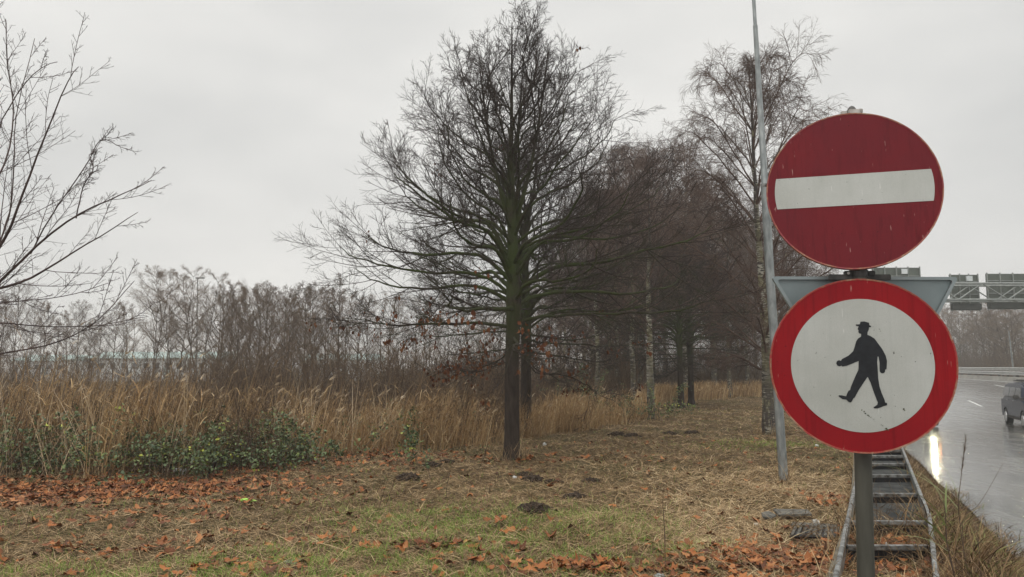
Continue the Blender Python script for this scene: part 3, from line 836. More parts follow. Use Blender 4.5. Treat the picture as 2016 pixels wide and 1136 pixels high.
# trees across the motorway
for k, (px, top, D, kd) in enumerate([(1890, 600, 92, 'B'), (1912, 612, 84, 'D'), (1860, 605, 95, 'A'), (1945, 585, 80, 'D'), (1975, 600, 88, 'B'), (2000, 585, 78, 'D'), (2030, 580, 84, 'A'), (1930, 640, 76, 'B'),
                                      (1968, 650, 74, 'B'), (2015, 640, 76, 'A'), (1885, 650, 78, 'A'), (1905, 655, 74, 'A'), (2060, 590, 80, 'D'), (2100, 600, 84, 'B'), (1835, 600, 90, 'D'), (1990, 640, 73, 'A'), (1950, 630, 73, 'A'), (1900, 615, 73, 'A'), (1922, 600, 73, 'C'), (1958, 590, 73, 'A'), (1985, 580, 73, 'A'), (2008, 600, 73, 'B'), (1870, 600, 73, 'A'), (1938, 610, 73, 'B')]):
    me = WOOD[kd][0]; D = 26.6 / ((px - 1008) / 1523 - .345) * r2.uniform(.95, 1.15)
    a = P(px, 722, D); gz = float(ground_z(a[0], a[1])); h = P(px, top, D)[2] - gz; s = h / HT[kd]
    place('bare_tree', me, (a[0], a[1], gz), r2.uniform(0, 6.28), (s * 1.5, s * 1.5, s), 'hazy bare tree on the far side of the wet road behind the crash barrier', 'tree', 'hazy trees across the road')

# ------------------------------------------------------------------ undergrowth (stuff)
def stems(name, mat, boxes, hr, wr, seed, kind_label=None, branch=True, attr_pow=1.0):
    rg = np.random.default_rng(seed); ps = []
    for (n, fn) in boxes: ps.append(fn(rg, n))
    pos = np.concatenate(ps); N = len(pos); pos[:, 2] = ground_z(pos[:, 0], pos[:, 1]) - .05
    h = rg.uniform(*hr, N); az = rg.uniform(0, 6.28, N)
    p = grow(rg, pos, np.stack([np.cos(az) * .35, np.sin(az) * .35, np.ones(N)], -1), h, 5, .12, np.array([0, 0, .03]))
    r = taper(rg.uniform(*wr, N), 5, .004)
    V, Fq = tubes(p, r, 3); A = [np.repeat(rg.uniform(0, 1, N), 18)]
    Vs, Fs = [V], [Fq]; b0 = len(V)
    b, d, L2, rr = spawn(rg, p, r, h, 9, (.15, 1), (40, 12), .3, .6, 0, .4)
    p2 = grow(rg, b, d, L2, 3, .14, np.array([0, 0, .04])); V, Fq = tubes(p2, taper(np.clip(rr, .004, .009), 3, .0035), 3)
    Vs.append(V); Fs.append(Fq + b0); A.append(np.repeat(rg.uniform(0, 1, len(b)), 12)); b0 += len(V)
    b, d, L3, rr = spawn(rg, p2, taper(np.clip(rr, .004, .009), 3, .0035), L2, 3, (.3, 1), (40, 12), .5, .6, 0, .4)
    p3 = grow(rg, b, d, L3, 2, .14, np.array([0, 0, .04])); V, Fq = tubes(p3, taper(np.full(len(b), .004), 2, .003), 3)
    Vs.append(V); Fs.append(Fq + b0); A.append(np.repeat(rg.uniform(0, 1, len(b)), 9))
    return tag(obj(name, fast_mesh(name, np.concatenate(Vs), [np.concatenate(Fs)], mat, attr=np.concatenate(A))), kind_label[0], kind_label[1], kind='stuff')
def bank(rg, n):
    y = rg.uniform(48, 150, n); x = barrier_x(y) + rg.uniform(3.5, 13, n)
    return np.stack([x, y, np.zeros(n)], -1)
def wedge(px0, px1, D0, D1):
    def fn(rg, n):
        D = rg.uniform(D0, D1, n); px = rg.uniform(px0, px1, n)
        x = (px - CX) / F_PX * D
        return np.stack([x, D, np.zeros(n)], -1)
    return fn
stems('undergrowth', M['thicket'], [(1500, wedge(-200, 1000, 34, 44)), (700, wedge(400, 1000, 24, 34)), (650, wedge(950, 1250, 30, 44))], (1.6, 3.4), (.008, .016), 41, ('dark brown tangle of bare scrub between the reeds and the far trees', 'undergrowth'))
stems('undergrowth', M['thicket'], [(650, wedge(-60, 560, 12.0, 17)), (420, wedge(560, 1010, 16, 24)), (160, wedge(1040, 1240, 22, 30))], (.5, 1.3), (.003, .006), 44, ('low dark scrub stems growing among the reeds and brambles', 'undergrowth'))
stems('undergrowth', M['thicket'], [(1300, wedge(1180, 1640, 46, 66))], (1.8, 4.2), (.01, .02), 42, ('dark purple brown scrub filling the wood at the end of the path', 'undergrowth'))
stems('undergrowth', M['thicket'], [(2600, bank)], (1.6, 4.2), (.014, .026), 43, ('brown scrub on the bank behind the crash barrier across the road', 'undergrowth'))

# ------------------------------------------------------------------ reeds
def patch_(x, y):
    return .5 + .5 * np.sin(x * 2.1 + 1.3) * np.sin(y * 1.7 + x * .8)
def reeds(seed, N, fn, hfun, name, label, plume_frac, wr=(.006, .012), lean_s=.16):
    rg = np.random.default_rng(seed); pos = fn(rg, N); N = len(pos)
    pos[:, 2] = ground_z(pos[:, 0], pos[:, 1]) - .03
    h = hfun(pos, rg); az = rg.normal(-.15, .9, N); lean = np.abs(rg.normal(.06, lean_s, N))
    fallen = rg.random(N) < .07; lean = np.where(fallen, rg.uniform(.5, 1.1, N), lean)
    w = rg.uniform(*wr, N) * np.clip(pos[:, 1] / 16, 1, 2)
    V, Fq, K, ctr = blades(rg, pos, h, w, az, lean, 5, .28)
    c = np.clip(rg.beta(2, 2.2, N), 0, 1)
    pt_ = patch_(pos[:, 0], pos[:, 1]); c = np.clip(c * .75 + .25 * pt_, 0, 1)
    att = np.repeat(c, K)
    # side leaves
    n2 = int(N * 1.1); pi = rg.integers(0, N, n2); k = rg.integers(1, 5, n2)
    V2, F2, K2, _ = blades(rg, ctr[pi, k], h[pi] * rg.uniform(.15, .35, n2), w[pi] * 1.4, rg.uniform(0, 6.28, n2), rg.uniform(.3, 1.2, n2), 3, 1.2)
    me = fast_mesh(name, np.concatenate([V, V2]), [np.concatenate([Fq, F2 + len(V)])], M['reed'], attr=np.concatenate([att, np.repeat(c[pi], K2)]))
    o = tag(obj(name, me), label, 'reeds', kind='stuff')
    m = rg.random(N) < plume_frac; m &= ~fallen; tip = ctr[m, -1]; n3 = len(tip)
    # plume: bundle of 5 drooping ribbons
    rep = 6; tp = np.repeat(tip, rep, 0) + rg.normal(0, .008, (n3 * rep, 3)); a3 = np.repeat(rg.normal(0.1, .5, n3), rep) + rg.normal(0, .25, n3 * rep)
    V3, F3, K3, _ = blades(rg, tp, rg.uniform(.1, .2, n3 * rep), rg.uniform(.008, .016, n3 * rep), a3, rg.uniform(.35, .9, n3 * rep), 3, 1.1)
    pl = fast_mesh('plumes', V3, [F3], M['plume'], attr=np.repeat(rg.uniform(0, 1, n3 * rep), K3))
    p = obj('plumes', pl, o); p['kind'] = 'stuff'
    return o
def reed_zone(x0, x1, depth, front_off=0.0, p=1.6):
    def fn(rg, n):
        x = rg.uniform(x0, x1, n); u = rg.random(n) ** p
        y = reed_front(x) + front_off + u * depth + .35 * np.sin(x * 2.3) + .22 * np.sin(x * 5.7 + 1) + rg.normal(0, .28, n)
        # thin clumps
        cl = .5 + .5 * np.sin(x * 1.7 + y * .9) * np.sin(x * .6 - y * 1.3 + 2)
        keep = rg.random(n) < .12 + .88 * cl ** 1.4
        y = y[keep]; x = x[keep]
        return np.stack([x, y, np.zeros(len(x))], -1)
    return fn
def hl(pos, rg):
    h = np.interp(pos[:, 0], [-12, -7, -5.5, -4, -2, 0, 2, 4, 6], [1.6, 1.5, 1.3, 1.1, 1.0, .9, .85, .85, .8])
    cl = .5 + .5 * np.sin(pos[:, 0] * 1.7 + pos[:, 1] * .9) * np.sin(pos[:, 0] * .6 - pos[:, 1] * 1.3 + 2)
    return h * (.62 + .5 * cl) * rg.uniform(.55, 1.15, len(pos)) * (1 + .45 * (rg.random(len(pos)) < .07))
reeds(51, 15500, reed_zone(-15, -3, 6.0, .3, 1.7), hl, 'reed_bed', 'tall golden brown reeds behind the brambles and left of the big oak', .045)
reeds(52, 14500, reed_zone(-3.2, 4.5, 6.5, 0), hl, 'reed_bed', 'golden dry grass and reeds behind the big oak trunk', .03)
reeds(53, 14000, reed_zone(3.8, 20, 10, .5, 1.2), lambda p, r: r.uniform(.4, 1.0, len(p)), 'reed_bed', 'low tan grass strip at the far end of the clearing under the birches', .01, (.01, .018))
rg = np.random.default_rng(57); n = 420
x = rg.uniform(-9.5, -2.2, n); y = reed_front(x) + rg.uniform(-.25, .8, n); pos = np.stack([x, y, ground_z(x, y)], -1)
V, Fq, K, _ = blades(rg, pos, rg.uniform(.6, 1.7, n), rg.uniform(.007, .014, n), rg.uniform(0, 6.28, n), np.abs(rg.normal(.15, .3, n)), 5, .3)
tag(obj('dead_canes', fast_mesh('dead_canes', V, [Fq], M['plume'], attr=np.repeat(rg.uniform(0, .7, n), K))), 'pale bleached canes leaning out of the reeds and brambles on the left', 'canes', kind='stuff')
# ------------------------------------------------------------------ brambles
def bramble(seed, N, cx, cy, sx, sy, hmax, name, label, nl):
    rg = np.random.default_rng(seed)
    pos = np.stack([rg.normal(cx, sx, N), rg.normal(cy, sy, N), np.zeros(N)], -1); pos[:, 2] = ground_z(pos[:, 0], pos[:, 1])
    az = rg.uniform(0, 6.28, N); h = rg.uniform(.7, 1.5, N) * hmax
    p = grow(rg, pos, np.stack([np.cos(az) * .35, np.sin(az) * .35, np.full(N, .9)], -1), h * 1.5, 9, .13, np.array([0, 0, -.12]))
    p[:, :, 2] = np.maximum(p[:, :, 2], ground_z(p[:, :, 0], p[:, :, 1]) + .03)
    o = empty(name, (0, 0, 0), 0, label, 'shrub')
    V0, F0 = tubes(p, taper(np.full(N, .005), 9, .002), 4)
    wp = rg.gamma(1.4, 1, N); pi = rg.choice(N, nl, p=wp / wp.sum()); k = rg.integers(2, 10, nl)
    c = p[pi, k] + rg.normal(0, .05, (nl, 3))
    c = np.repeat(c, 3, 0) + rg.normal(0, .028, (nl * 3, 3))
    V, Fq, K = leaves(rg, c, rg.uniform(.03, .072, len(c)), .6, OVAL_T, .6)
    tone = np.repeat(np.clip(rg.beta(2, 3, nl) + (rg.random(nl) < .05) * .6, 0, 1), 3)
    me = fast_mesh('foliage', np.concatenate([V0, V]), [F0, Fq + len(V0)], [M['bramble_stem'], M['bramble_leaf']],
                   mat_idx=np.concatenate([np.zeros(len(F0)), np.ones(len(Fq))]), attr=np.concatenate([np.zeros(len(V0)), np.repeat(tone, K)]))
    obj('foliage', me, o)
    return o
bramble(61, 250, -6.9, 12.0, 1.9, .55, .5, 'bramble_bush', 'large green bramble thicket at the left end of the reeds', 2700)
bramble(62, 150, -5.2, 12.5, 1.1, .5, .42, 'bramble_bush', 'green bramble bush sprawling through the reeds above the leaning dark board', 1500)
bramble(63, 50, -4.0, 13.1, .4, .3, .5, 'bramble_bush', 'small bramble with trailing shoots at the right end of the green thicket', 520)
bramble(64, 40, 3.9, 23.2, .55, .5, .6, 'bramble_bush', 'low green shrub at the foot of the slim yellowish birch', 420)
bramble(65, 30, 2.2, 23.6, .5, .4, .8, 'bramble_bush', 'small green bush in the dry grass between the oak and the slim birch', 380)
bramble(66, 40, -2.6, 16.2, .6, .4, .5, 'bramble_bush', 'low green leaves growing through the reeds left of the oak trunk', 350)
# ------------------------------------------------------------------ ground cover
def field(rg, n, y0, y1, pw=1.0):
    """points on the clearing, denser near"""
    u = rg.random(n); y = y0 * (y1 / y0) ** (u ** pw)
    x = rg.uniform(-1, 1, n) * (.74 * y + 1.5)
    ok = (x < edge_x(y) - .25) & (y < reed_front(x) + 1.0) & ~in_ladder(x, y)
    return np.stack([x[ok], y[ok], ground_z(x[ok], y[ok])], -1)
def gauss(rg, n, px, py, sx, sy):
    g = G(px, py); p = np.stack([rg.normal(g[0], sx, n), rg.normal(g[1], sy, n)], -1); return p
def in_ladder(x, y):
    a, b, c, d = G(1701, 884), G(1668, 1030), G(1775, 884), G(1832, 1030)
    xl = a[0] + (b[0] - a[0]) * (y - a[1]) / (b[1] - a[1]); xr = c[0] + (d[0] - c[0]) * (y - c[1]) / (d[1] - c[1])
    return (x > xl) & (x < xr) & (y > 7.9) & (y < a[1])
def patch(x, y):
    return np.sin(x * 1.1 + 1.3) * np.sin(y * 1.7 + .4) + .6 * np.sin(x * 2.7 - y * 1.9) + .5 * np.sin(x * .45 + y * .8 + 2)
rg = np.random.default_rng(71)
pos = field(rg, 420000, 4.3, 42, 1.0)
ex = np.concatenate([gauss(rg, 9000, 1560, 970, .9, 1.1), gauss(rg, 9000, 1420, 1060, .8, .8)]); ex = ex[(ex[:, 0] < edge_x(ex[:, 1]) - 1.2) & ~in_ladder(ex[:, 0], ex[:, 1])]
pos = np.concatenate([pos, np.concatenate([ex, ground_z(ex[:, 0], ex[:, 1])[:, None] + .01], 1)]); N = len(pos)
ln = rg.uniform(.04, .17, N); big = rg.random(N) < .04; ln = np.where(big, rg.uniform(.2, .4, N), ln)
wd = rg.uniform(.0022, .005, N) * np.clip(pos[:, 1] / 9, 1, 3)
V, Fq, K, _ = blades(rg, pos + (0, 0, .004), ln, wd, rg.normal(0, 1, N) + rg.integers(0, 2, N) * np.pi, np.abs(rg.normal(1.35, .22, N)), 2, .25, ground=True)
col = np.clip(rg.beta(1.8, 2.3, N) + .25 * (pos[:, 0] > 1.6) * (pos[:, 1] < 12) * rg.random(N), 0, 1)
tag(obj('straw_litter', fast_mesh('straw_litter', V, [Fq], M['straw'], attr=np.repeat(col, K))), 'mown straw and dead stems lying over the clearing', 'straw', kind='stuff')
# short dead upright grass
pos = field(rg, 90000, 4.3, 30, .9); N = len(pos)
V, Fq, K, _ = blades(rg, pos, rg.uniform(.02, .08, N), rg.uniform(.002, .004, N) * np.clip(pos[:, 1] / 9, 1, 3), rg.uniform(0, 6.28, N), np.abs(rg.normal(.5, .35, N)), 2, .7)
V1, F1, A1 = V, Fq, np.repeat(rg.beta(2, 3, N) * .8, K)
tag(obj('dry_grass', fast_mesh('dry_grass', V1, [F1], M['straw'], attr=A1)), 'short withered brown grass standing over the clearing', 'grass', kind='stuff')
# green grass
pos = field(rg, 460000, 4.3, 30, .8)
pt = patch(pos[:, 0], pos[:, 1])
want = .06 + .9 * sstep(.1, 1.0, pt) * sstep(14, 8, pos[:, 1]) * sstep(2.2, 1.0, pos[:, 0])
blob = sum(np.exp(-(((pos[:, 0] - a) / c) ** 2 + ((pos[:, 1] - b) / d) ** 2)) for a, b, c, d in
           ((-.6, 7.6, .9, 1.0), (.5, 6.9, .9, .6), (-1.6, 6.5, .8, .6), (-3.2, 6.2, .9, .35), (.9, 8.3, .8, .7), (1.3, 7.1, .5, .4), (-1.1, 8.6, .8, .6), (5.2, 16, 1.2, .8), (-2.2, 5.75, 1.5, .35), (-.4, 6.0, .7, .4)))
want = np.clip(want * .2 + blob * 1.0, .03, 1) * (.25 + .75 * (np.sin(pos[:, 0] * 7 + 1) * np.sin(pos[:, 1] * 8) + .6 * np.sin(pos[:, 0] * 17) * np.sin(pos[:, 1] * 15 + 2) > -.1))
pos = pos[rg.random(len(pos)) < want]; N = len(pos)
V, Fq, K, _ = blades(rg, pos, rg.uniform(.03, .11, N), rg.uniform(.002, .0042, N) * np.clip(pos[:, 1] / 9, 1, 3), rg.uniform(0, 6.28, N), np.abs(rg.normal(.35, .3, N)), 3, .8)
tag(obj('green_grass', fast_mesh('green_grass', V, [Fq], M['grass'], attr=np.repeat(rg.beta(2, 2, N), K))), 'fresh green grass tufts in the middle of the clearing', 'grass', kind='stuff')
print('green', N)
# fallen leaves
pp = [gauss(rg, 900, 60, 972, 1.2, .7), gauss(rg, 1000, 250, 965, 1.1, .6), gauss(rg, 260, 420, 960, .9, .6), gauss(rg, 160, 410, 925, .7, .35), gauss(rg, 240, 580, 915, 1.1, .5), gauss(rg, 260, 700, 895, 1.2, .4),
      gauss(rg, 110, 1040, 905, 1.2, .35), gauss(rg, 60, 300, 1020, .7, .3), gauss(rg, 40, 230, 1085, .4, .12), gauss(rg, 150, 1130, 1115, .42, .14), gauss(rg, 45, 840, 1080, .3, .1), gauss(rg, 120, 300, 1070, 1.6, .4), gauss(rg, 160, 1500, 1110, .6, .3),
      gauss(rg, 240, 1570, 1095, .4, .4), gauss(rg, 110, 1470, 1120, .5, .25), gauss(rg, 70, 1880, 1110, .3, .3), gauss(rg, 60, 1645, 985, .2, .35), gauss(rg, 150, 1770, 1095, .3, .22), gauss(rg, 110, 1760, 1052, .25, .2), gauss(rg, 60, 520, 1130, .5, .15), gauss(rg, 80, 1870, 1120, .45, .4)]
uni = field(rg, 900, 4.3, 20)[:, :2]; pp.append(uni)
pp = np.concatenate(pp); pp = pp[(pp[:, 0] < edge_x(pp[:, 1]) - .15) & (pp[:, 1] > 4) & ~in_ladder(pp[:, 0], pp[:, 1])]
pos = np.concatenate([pp, ground_z(pp[:, 0], pp[:, 1])[:, None] + rg.uniform(.012, .05, (len(pp), 1))], 1)
pos[:, 2] -= .002
nh = int(len(pos) * .62); pm = rg.permutation(len(pos)); ia, ib = pm[:nh], pm[nh:]
V, Fq, K = leaves(rg, pos[ia], rg.uniform(.055, .13, len(ia)), .2, LEAF_T, .4)
V2, F2, K2 = leaves(rg, pos[ib], rg.uniform(.05, .1, len(ib)), .3, OVAL_T, .7)
tag(obj('fallen_leaves', fast_mesh('fallen_leaves', np.concatenate([V, V2]), [np.concatenate([Fq, F2 + len(V)])], M['leaf_fallen'], attr=np.concatenate([np.repeat(rg.beta(1.6, 2, len(ia)), K), np.repeat(rg.beta(1.3, 2, len(ib)), K2)]))), 'orange brown fallen leaves drifted over the ground', 'leaves', kind='stuff')
# cut dark stalks at the left
n = 520; q = np.concatenate([gauss(rg, 380, 180, 960, 1.8, .9), gauss(rg, 140, 500, 1000, 1.6, 1.0)])
pos = np.concatenate([q, ground_z(q[:, 0], q[:, 1])[:, None]], 1)
V, Fq, K, _ = blades(rg, pos, rg.uniform(.08, .35, n), rg.uniform(.004, .008, n), rg.normal(.2, .5, n), np.abs(rg.normal(.35, .2, n)), 2, .1)
tag(obj('cut_stalks', fast_mesh('cut_stalks', V, [Fq], M['weed'], attr=np.repeat(rg.uniform(0, .5, n), K))), 'short dark cut stalks sticking up from the leaf litter on the left', 'stalks', kind='stuff')
# weeds on the verge between ladder frame and road
def verge(rg, n, y0, y1, a=(-1.9, .1)):
    u = rg.random(n); y = y0 + (y1 - y0) * u ** 1.5; x = edge_x(y) + rg.uniform(a[0], a[1], n)
    return np.stack([x, y, ground_z(x, y)], -1)
pos = verge(rg, 30000, 4.0, 26, (-1.75, .12)); pos = pos[~in_ladder(pos[:, 0], pos[:, 1])]; N = len(pos)
hh = rg.uniform(.08, .42, N) * np.interp(pos[:, 1], [4, 7, 10, 26], [1.2, .9, .55, .5]) * np.interp(pos[:, 0] - edge_x(pos[:, 1]), [-1.75, -1.2, -.5, .1], [.3, .8, 1.1, .5])
V, Fq, K, _ = blades(rg, pos, hh, rg.uniform(.002, .006, N) * np.clip(pos[:, 1] / 9, 1, 2.5), rg.uniform(0, 6.28, N), np.abs(rg.normal(.5, .4, N)), 3, .8)
tag(obj('verge_weeds', fast_mesh('verge_weeds', V, [Fq], M['weed'], attr=np.repeat(rg.beta(1.6, 2.8, N), K))), 'withered brown weeds on the bank between the ladder frame and the wet road', 'weeds', kind='stuff')

rg = np.random.default_rng(83)
cl = verge(rg, 420, 4.1, 15, (-1.6, .15)); cl = cl[~in_ladder(cl[:, 0], cl[:, 1])]
rep_ = rg.integers(8, 30, len(cl)); pos = np.repeat(cl, rep_, 0); pos[:, :2] += rg.normal(0, .05, (len(pos), 2)); N = len(pos)
V, Fq, K, _ = blades(rg, pos, rg.uniform(.2, .62, N) * np.interp(pos[:, 1], [4, 7.5, 10, 15], [1.1, 1.0, .5, .4]), rg.uniform(.005, .014, N), rg.uniform(0, 6.28, N), np.abs(rg.normal(.45, .35, N)), 5, 1.1)
tag(obj('verge_grass', fast_mesh('verge_grass', V, [Fq], M['weed'], attr=np.repeat(np.clip(np.repeat(rg.uniform(.2, 1, len(cl)), rep_) + rg.normal(0, .15, N), 0, 1), K))), 'coarse drooping grass clumps on the bank beside the wet road', 'grass', kind='stuff')
q = np.concatenate([verge(rg, 700, 4.1, 9, (-1.9, .3)), np.concatenate([gauss(rg, 130, 1750, 1060, .45, .45), np.zeros((130, 1))], 1), np.concatenate([gauss(rg, 130, 1660, 1080, .25, .6), np.zeros((130, 1))], 1)])
q[:, 2] = ground_z(q[:, 0], q[:, 1]) + .02; n = len(q)
p = grow(rg, q, rg.normal(0, 1, (n, 3)) * (1, 1, .5) + (0, 0, .45), rg.uniform(.12, .5, n), 6, .2, np.array([0, 0, -.03])); rr_ = taper(rg.uniform(.0015, .004, n), 6, .001)
V, Fq = tubes(p, rr_, 4); A_ = np.repeat(rg.uniform(0, .7, n), 28)
b, d, L2, r = spawn(rg, p, rr_, np.full(n, .3), 4, (.2, 1), (45, 12), .5, .6, 0, .3)
p2 = grow(rg, b, d, L2, 3, .2, np.array([0, 0, 0.])); V2, F2 = tubes(p2, taper(np.full(len(b), .0013), 3, .0008), 3)
tag(obj('dead_twigs', fast_mesh('dead_twigs', np.concatenate([V, V2]), [np.concatenate([Fq, F2 + len(V)])], M['weed'], attr=np.concatenate([A_, np.repeat(rg.uniform(0, .7, len(b)), 12)]))), 'tangle of thin dead twigs around the near end of the ladder frame and verge', 'twigs', kind='stuff')
# ------------------------------------------------------------------ sign post and its signs
def disc_frame(az, tilt=0.0):
    r = np.array([math.cos(az), -math.sin(az), 0]); u = np.array([0, 0, 1.])
    n = np.cross(r, u)
    u2 = u * math.cos(tilt) + n * math.sin(tilt); n2 = np.cross(r, u2)
    return r, u2, n2       # n2 faces the camera side
def disc_sign(mb, c, fr, R, th, n=96, off=0.0):
    r, u, nn = fr
    mb.slab([c + nn * off + R * (math.cos(2 * math.pi * k / n) * r + math.sin(2 * math.pi * k / n) * u) for k in range(n)], nn, th)
def ring(c, fr, prof, n=96):
    """revolve profile [(radius, offset along normal)] closed"""
    r, u, nn = fr; m = MB(); K = len(prof); v = []
    for k in range(n):
        a = 2 * math.pi * k / n; e = math.cos(a) * r + math.sin(a) * u
        v += [c + e * q + nn * o for q, o in prof]
    m.add(v, [(k * K + j, k * K + (j + 1) % K, ((k + 1) % n) * K + (j + 1) % K, ((k + 1) % n) * K + j) for k in range(n) for j in range(K)])
    return m
post = empty('sign_post', tuple(P(1712, 1401, 3.6)), 0, 'weathered grey steel post carrying two round signs and a triangular one', 'post')
post.location = (0, 0, 0)
p_bot = P(1705, 1136, 3.64); p_mid = P(1690, 540, 3.745); p_top = P(1677, 222, 3.87)
dirn = (p_bot - p_mid) / (p_mid[2] - p_bot[2]); p_gr = p_bot + dirn * (p_bot[2] + .3)
MB().tube([p_gr, p_bot, p_mid, p_top], .038, 24, False).build('pole', M['post_steel'], post, smooth=True)
m = MB(); ct = p_top
m.tube([ct + (0, 0, -.02), ct + (0, 0, .0), ct + (0, 0, .018), ct + (0, 0, .03), ct + (0, 0, .036)], [.026, .025, .021, .013, .003], 16).build('end_cap', M['cap'], post, smooth=True)
frN = disc_frame(R_(17), R_(-6)); frP = disc_frame(R_(15), 0)
cN = np.array([1.668, 3.722, 2.463]); cP = np.array([1.607, 3.576, 1.607])
Rn, Rp = .4, .4
sN = empty('no_entry_sign', (0, 0, 0), 0, 'faded red round no entry sign with white bar, topmost on the post', 'road sign')
m = MB(); disc_sign(m, cN, frN, Rn - .004, .003, off=-.003); m.build('plate', M['sign_red_faded'], sN)
ring(cN, frN, [(Rn - .006, .002), (Rn, .003), (Rn + .001, -.004), (Rn, -.022), (Rn - .004, -.022), (Rn - .005, -.004)]).build('rim', M['rim_faded'], sN, smooth=True)
m = MB(); hb = .199 * Rn; Rb = .9 * Rn; pts = []
a0 = math.asin(hb / Rb)
for s in (0, math.pi):
    for k in range(13):
        a = s - a0 + 2 * a0 * k / 12
        pts.append(cN + frN[2] * .0005 + Rb * (math.cos(a) * frN[0] + math.sin(a) * frN[1]))
m.slab(pts, frN[2], .0012).build('white_bar', M['sign_white'], sN)
sP = empty('no_pedestrians_sign', (0, 0, 0), 0, 'round white sign with red border and black walking figure', 'road sign')
m = MB(); disc_sign(m, cP, frP, Rp - .004, .003, off=-.003); m.build('plate', M['sign_red'], sP)
ring(cP, frP, [(Rp - .007, .002), (Rp, .003), (Rp + .001, -.004), (Rp, -.024), (Rp - .004, -.024), (Rp - .005, -.004)]).build('rim', M['rim_red'], sP, smooth=True)
m = MB(); disc_sign(m, cP, frP, .764 * Rp, .0012, off=.0005); m.build('white_disc', M['sign_white'], sP)
def on_plane(zx, zy, c, fr, off):
    px, py = zx / 2.989 + 1480, zy / 2.989 + 530
    r = ray(px, py); o = np.array([0, 0, CAM_Z]); c0 = c + fr[2] * off
    t = np.dot(c0 - o, fr[2]) / np.dot(r, fr[2]); return o + r * t
FIG = [(612,325),(636,324),(640,309),(662,307),(690,315),(693,331),(702,333),(702,340),(690,342),(688,358),(681,370),(681,386),(700,394),(722,408),(740,432),(768,470),(788,508),(796,540),(793,588),(784,592),(785,600),(780,609),(769,613),(758,609),(753,600),(752,580),(752,550),(746,515),(741,513),(738,545),(742,600),(744,640),(752,690),(765,730),(782,770),(785,784),(796,787),(797,800),(775,806),(760,812),(742,819),(718,818),(718,811),(738,798),(742,784),(735,768),(715,715),(700,670),(682,633),(660,665),(630,710),(606,755),(598,760),(590,776),(583,784),(570,781),(556,767),(535,765),(512,749),(511,742),(530,742),(555,748),(562,730),(570,714),(578,712),(584,690),(605,640),(628,590),(629,540),(600,552),(560,568),(533,573),(528,567),(516,572),(503,566),(497,553),(502,540),(514,535),(524,540),(530,529),(570,508),(597,482),(606,455),(614,425),(625,408),(643,396),(644,380),(632,378),(627,368),(630,360),(623,352),(629,336),(612,332)]
m = MB(); m.slab([on_plane(x, y, cP, frP, .0024) for x, y in FIG], frP[2], .0008).build('walking_figure', M['black_foil_gap'], sP)
rs = np.random.default_rng(77); m = MB()
for (x, y, s) in ((650,828,8),(660,838,9),(668,848,7),(684,858,8),(690,866,6),(700,872,6),(718,884,6),(764,914,6),(770,922,5),(790,940,11),(800,946,8),(752,354,6),(757,364,4),(893,824,9),(900,829,6),(463,742,4),(363,426,3)):
    k = 7; an = np.sort(rs.uniform(0, 6.28, k)); pr = rs.uniform(.4, 1, k) * s
    m.slab([on_plane(x + pr[i] * math.cos(an[i]), y + pr[i] * .8 * math.sin(an[i]), cP, frP, .0024) for i in range(k)], frP[2], .0006)
m.build('scuff_marks', M['scuff'], sP)
# yield sign seen from behind
sT = empty('yield_sign', (0, 0, 0), 0, 'grey back of a triangular sign, point down, behind the round signs', 'road sign')
DT = 3.80; A = P(1519, 546, DT); B = P(1882, 547, DT); w = B[0] - A[0]; C = (A + B) / 2 - np.array([0, 0, w * .866])
def tri(A, B, C, r, n=5):
    pts = []; ctr = (A + B + C) / 3
    for p, q, s in ((A, C, B), (C, B, A), (B, A, C)):
        u = (q - p) / np.linalg.norm(q - p); v = (s - p) / np.linalg.norm(s - p)
        for k in range(n):
            t = k / (n - 1); a = p + v * r * 1.2; b = p + u * r * 1.2
            pts.append((1 - t) ** 2 * a + 2 * t * (1 - t) * p + t * t * b)
    return pts, ctr
tp, tc = tri(A, B, C, .02)
MB().slab(tp, (0, 1, 0), .003).build('plate', M['plate_back'], sT)
m = MB(); inner = [tc + (np.array(q) - tc) * .955 for q in tp]; n = len(tp)
outer = [tc + (np.array(q) - tc) * 1.012 for q in tp]
fl = np.array([0, -.014, 0]); v = [q + (0, .004, 0) for q in outer] + [q + fl for q in outer] + [q + fl for q in inner] + [q + (0, -.001, 0) for q in inner]
m.add(v, [(i + j * n, (i + 1) % n + j * n, (i + 1) % n + ((j + 1) % 4) * n, i + ((j + 1) % 4) * n) for i in range(n) for j in range(4)]).build('folded_rim', M['plate_rim'], sT)
MB().box(P(1692, 546, 3.735), (.30, .02, .028)).box(P(1692, 760, 3.735), (.34, .02, .028)).build('mounting_rail', M['dark_metal'], sT, bevel=.003)
# clamps
c1 = P(1690, 539, 3.745)
MB().tube([c1 + (0, 0, -.018), c1 + (0, 0, .018)], .045, 20).box(c1 + (-.055, -.01, 0), (.035, .03, .024)).box(c1 + (.055, -.01, 0), (.035, .03, .024)).build('clamp', M['dark_metal'], post, bevel=.003)
c2 = P(1677, 221, 3.87)
MB().box(c2 + (0, -.01, -.012), (.062, .07, .03)).box(c2 + (.028, -.035, -.006), (.02, .02, .022)).box(c2 + (-.05, -.02, -.012), (.03, .02, .018)).box(c2 + (0, -.02, -.03), (.09, .03, .014)).build('clamp', M['clamp'], post, bevel=.003)
MB().tube([c1 + (-.06, -.03, 0), c1 + (-.06, .0, 0)], .007, 8).build('bolt', M['clamp'], post)

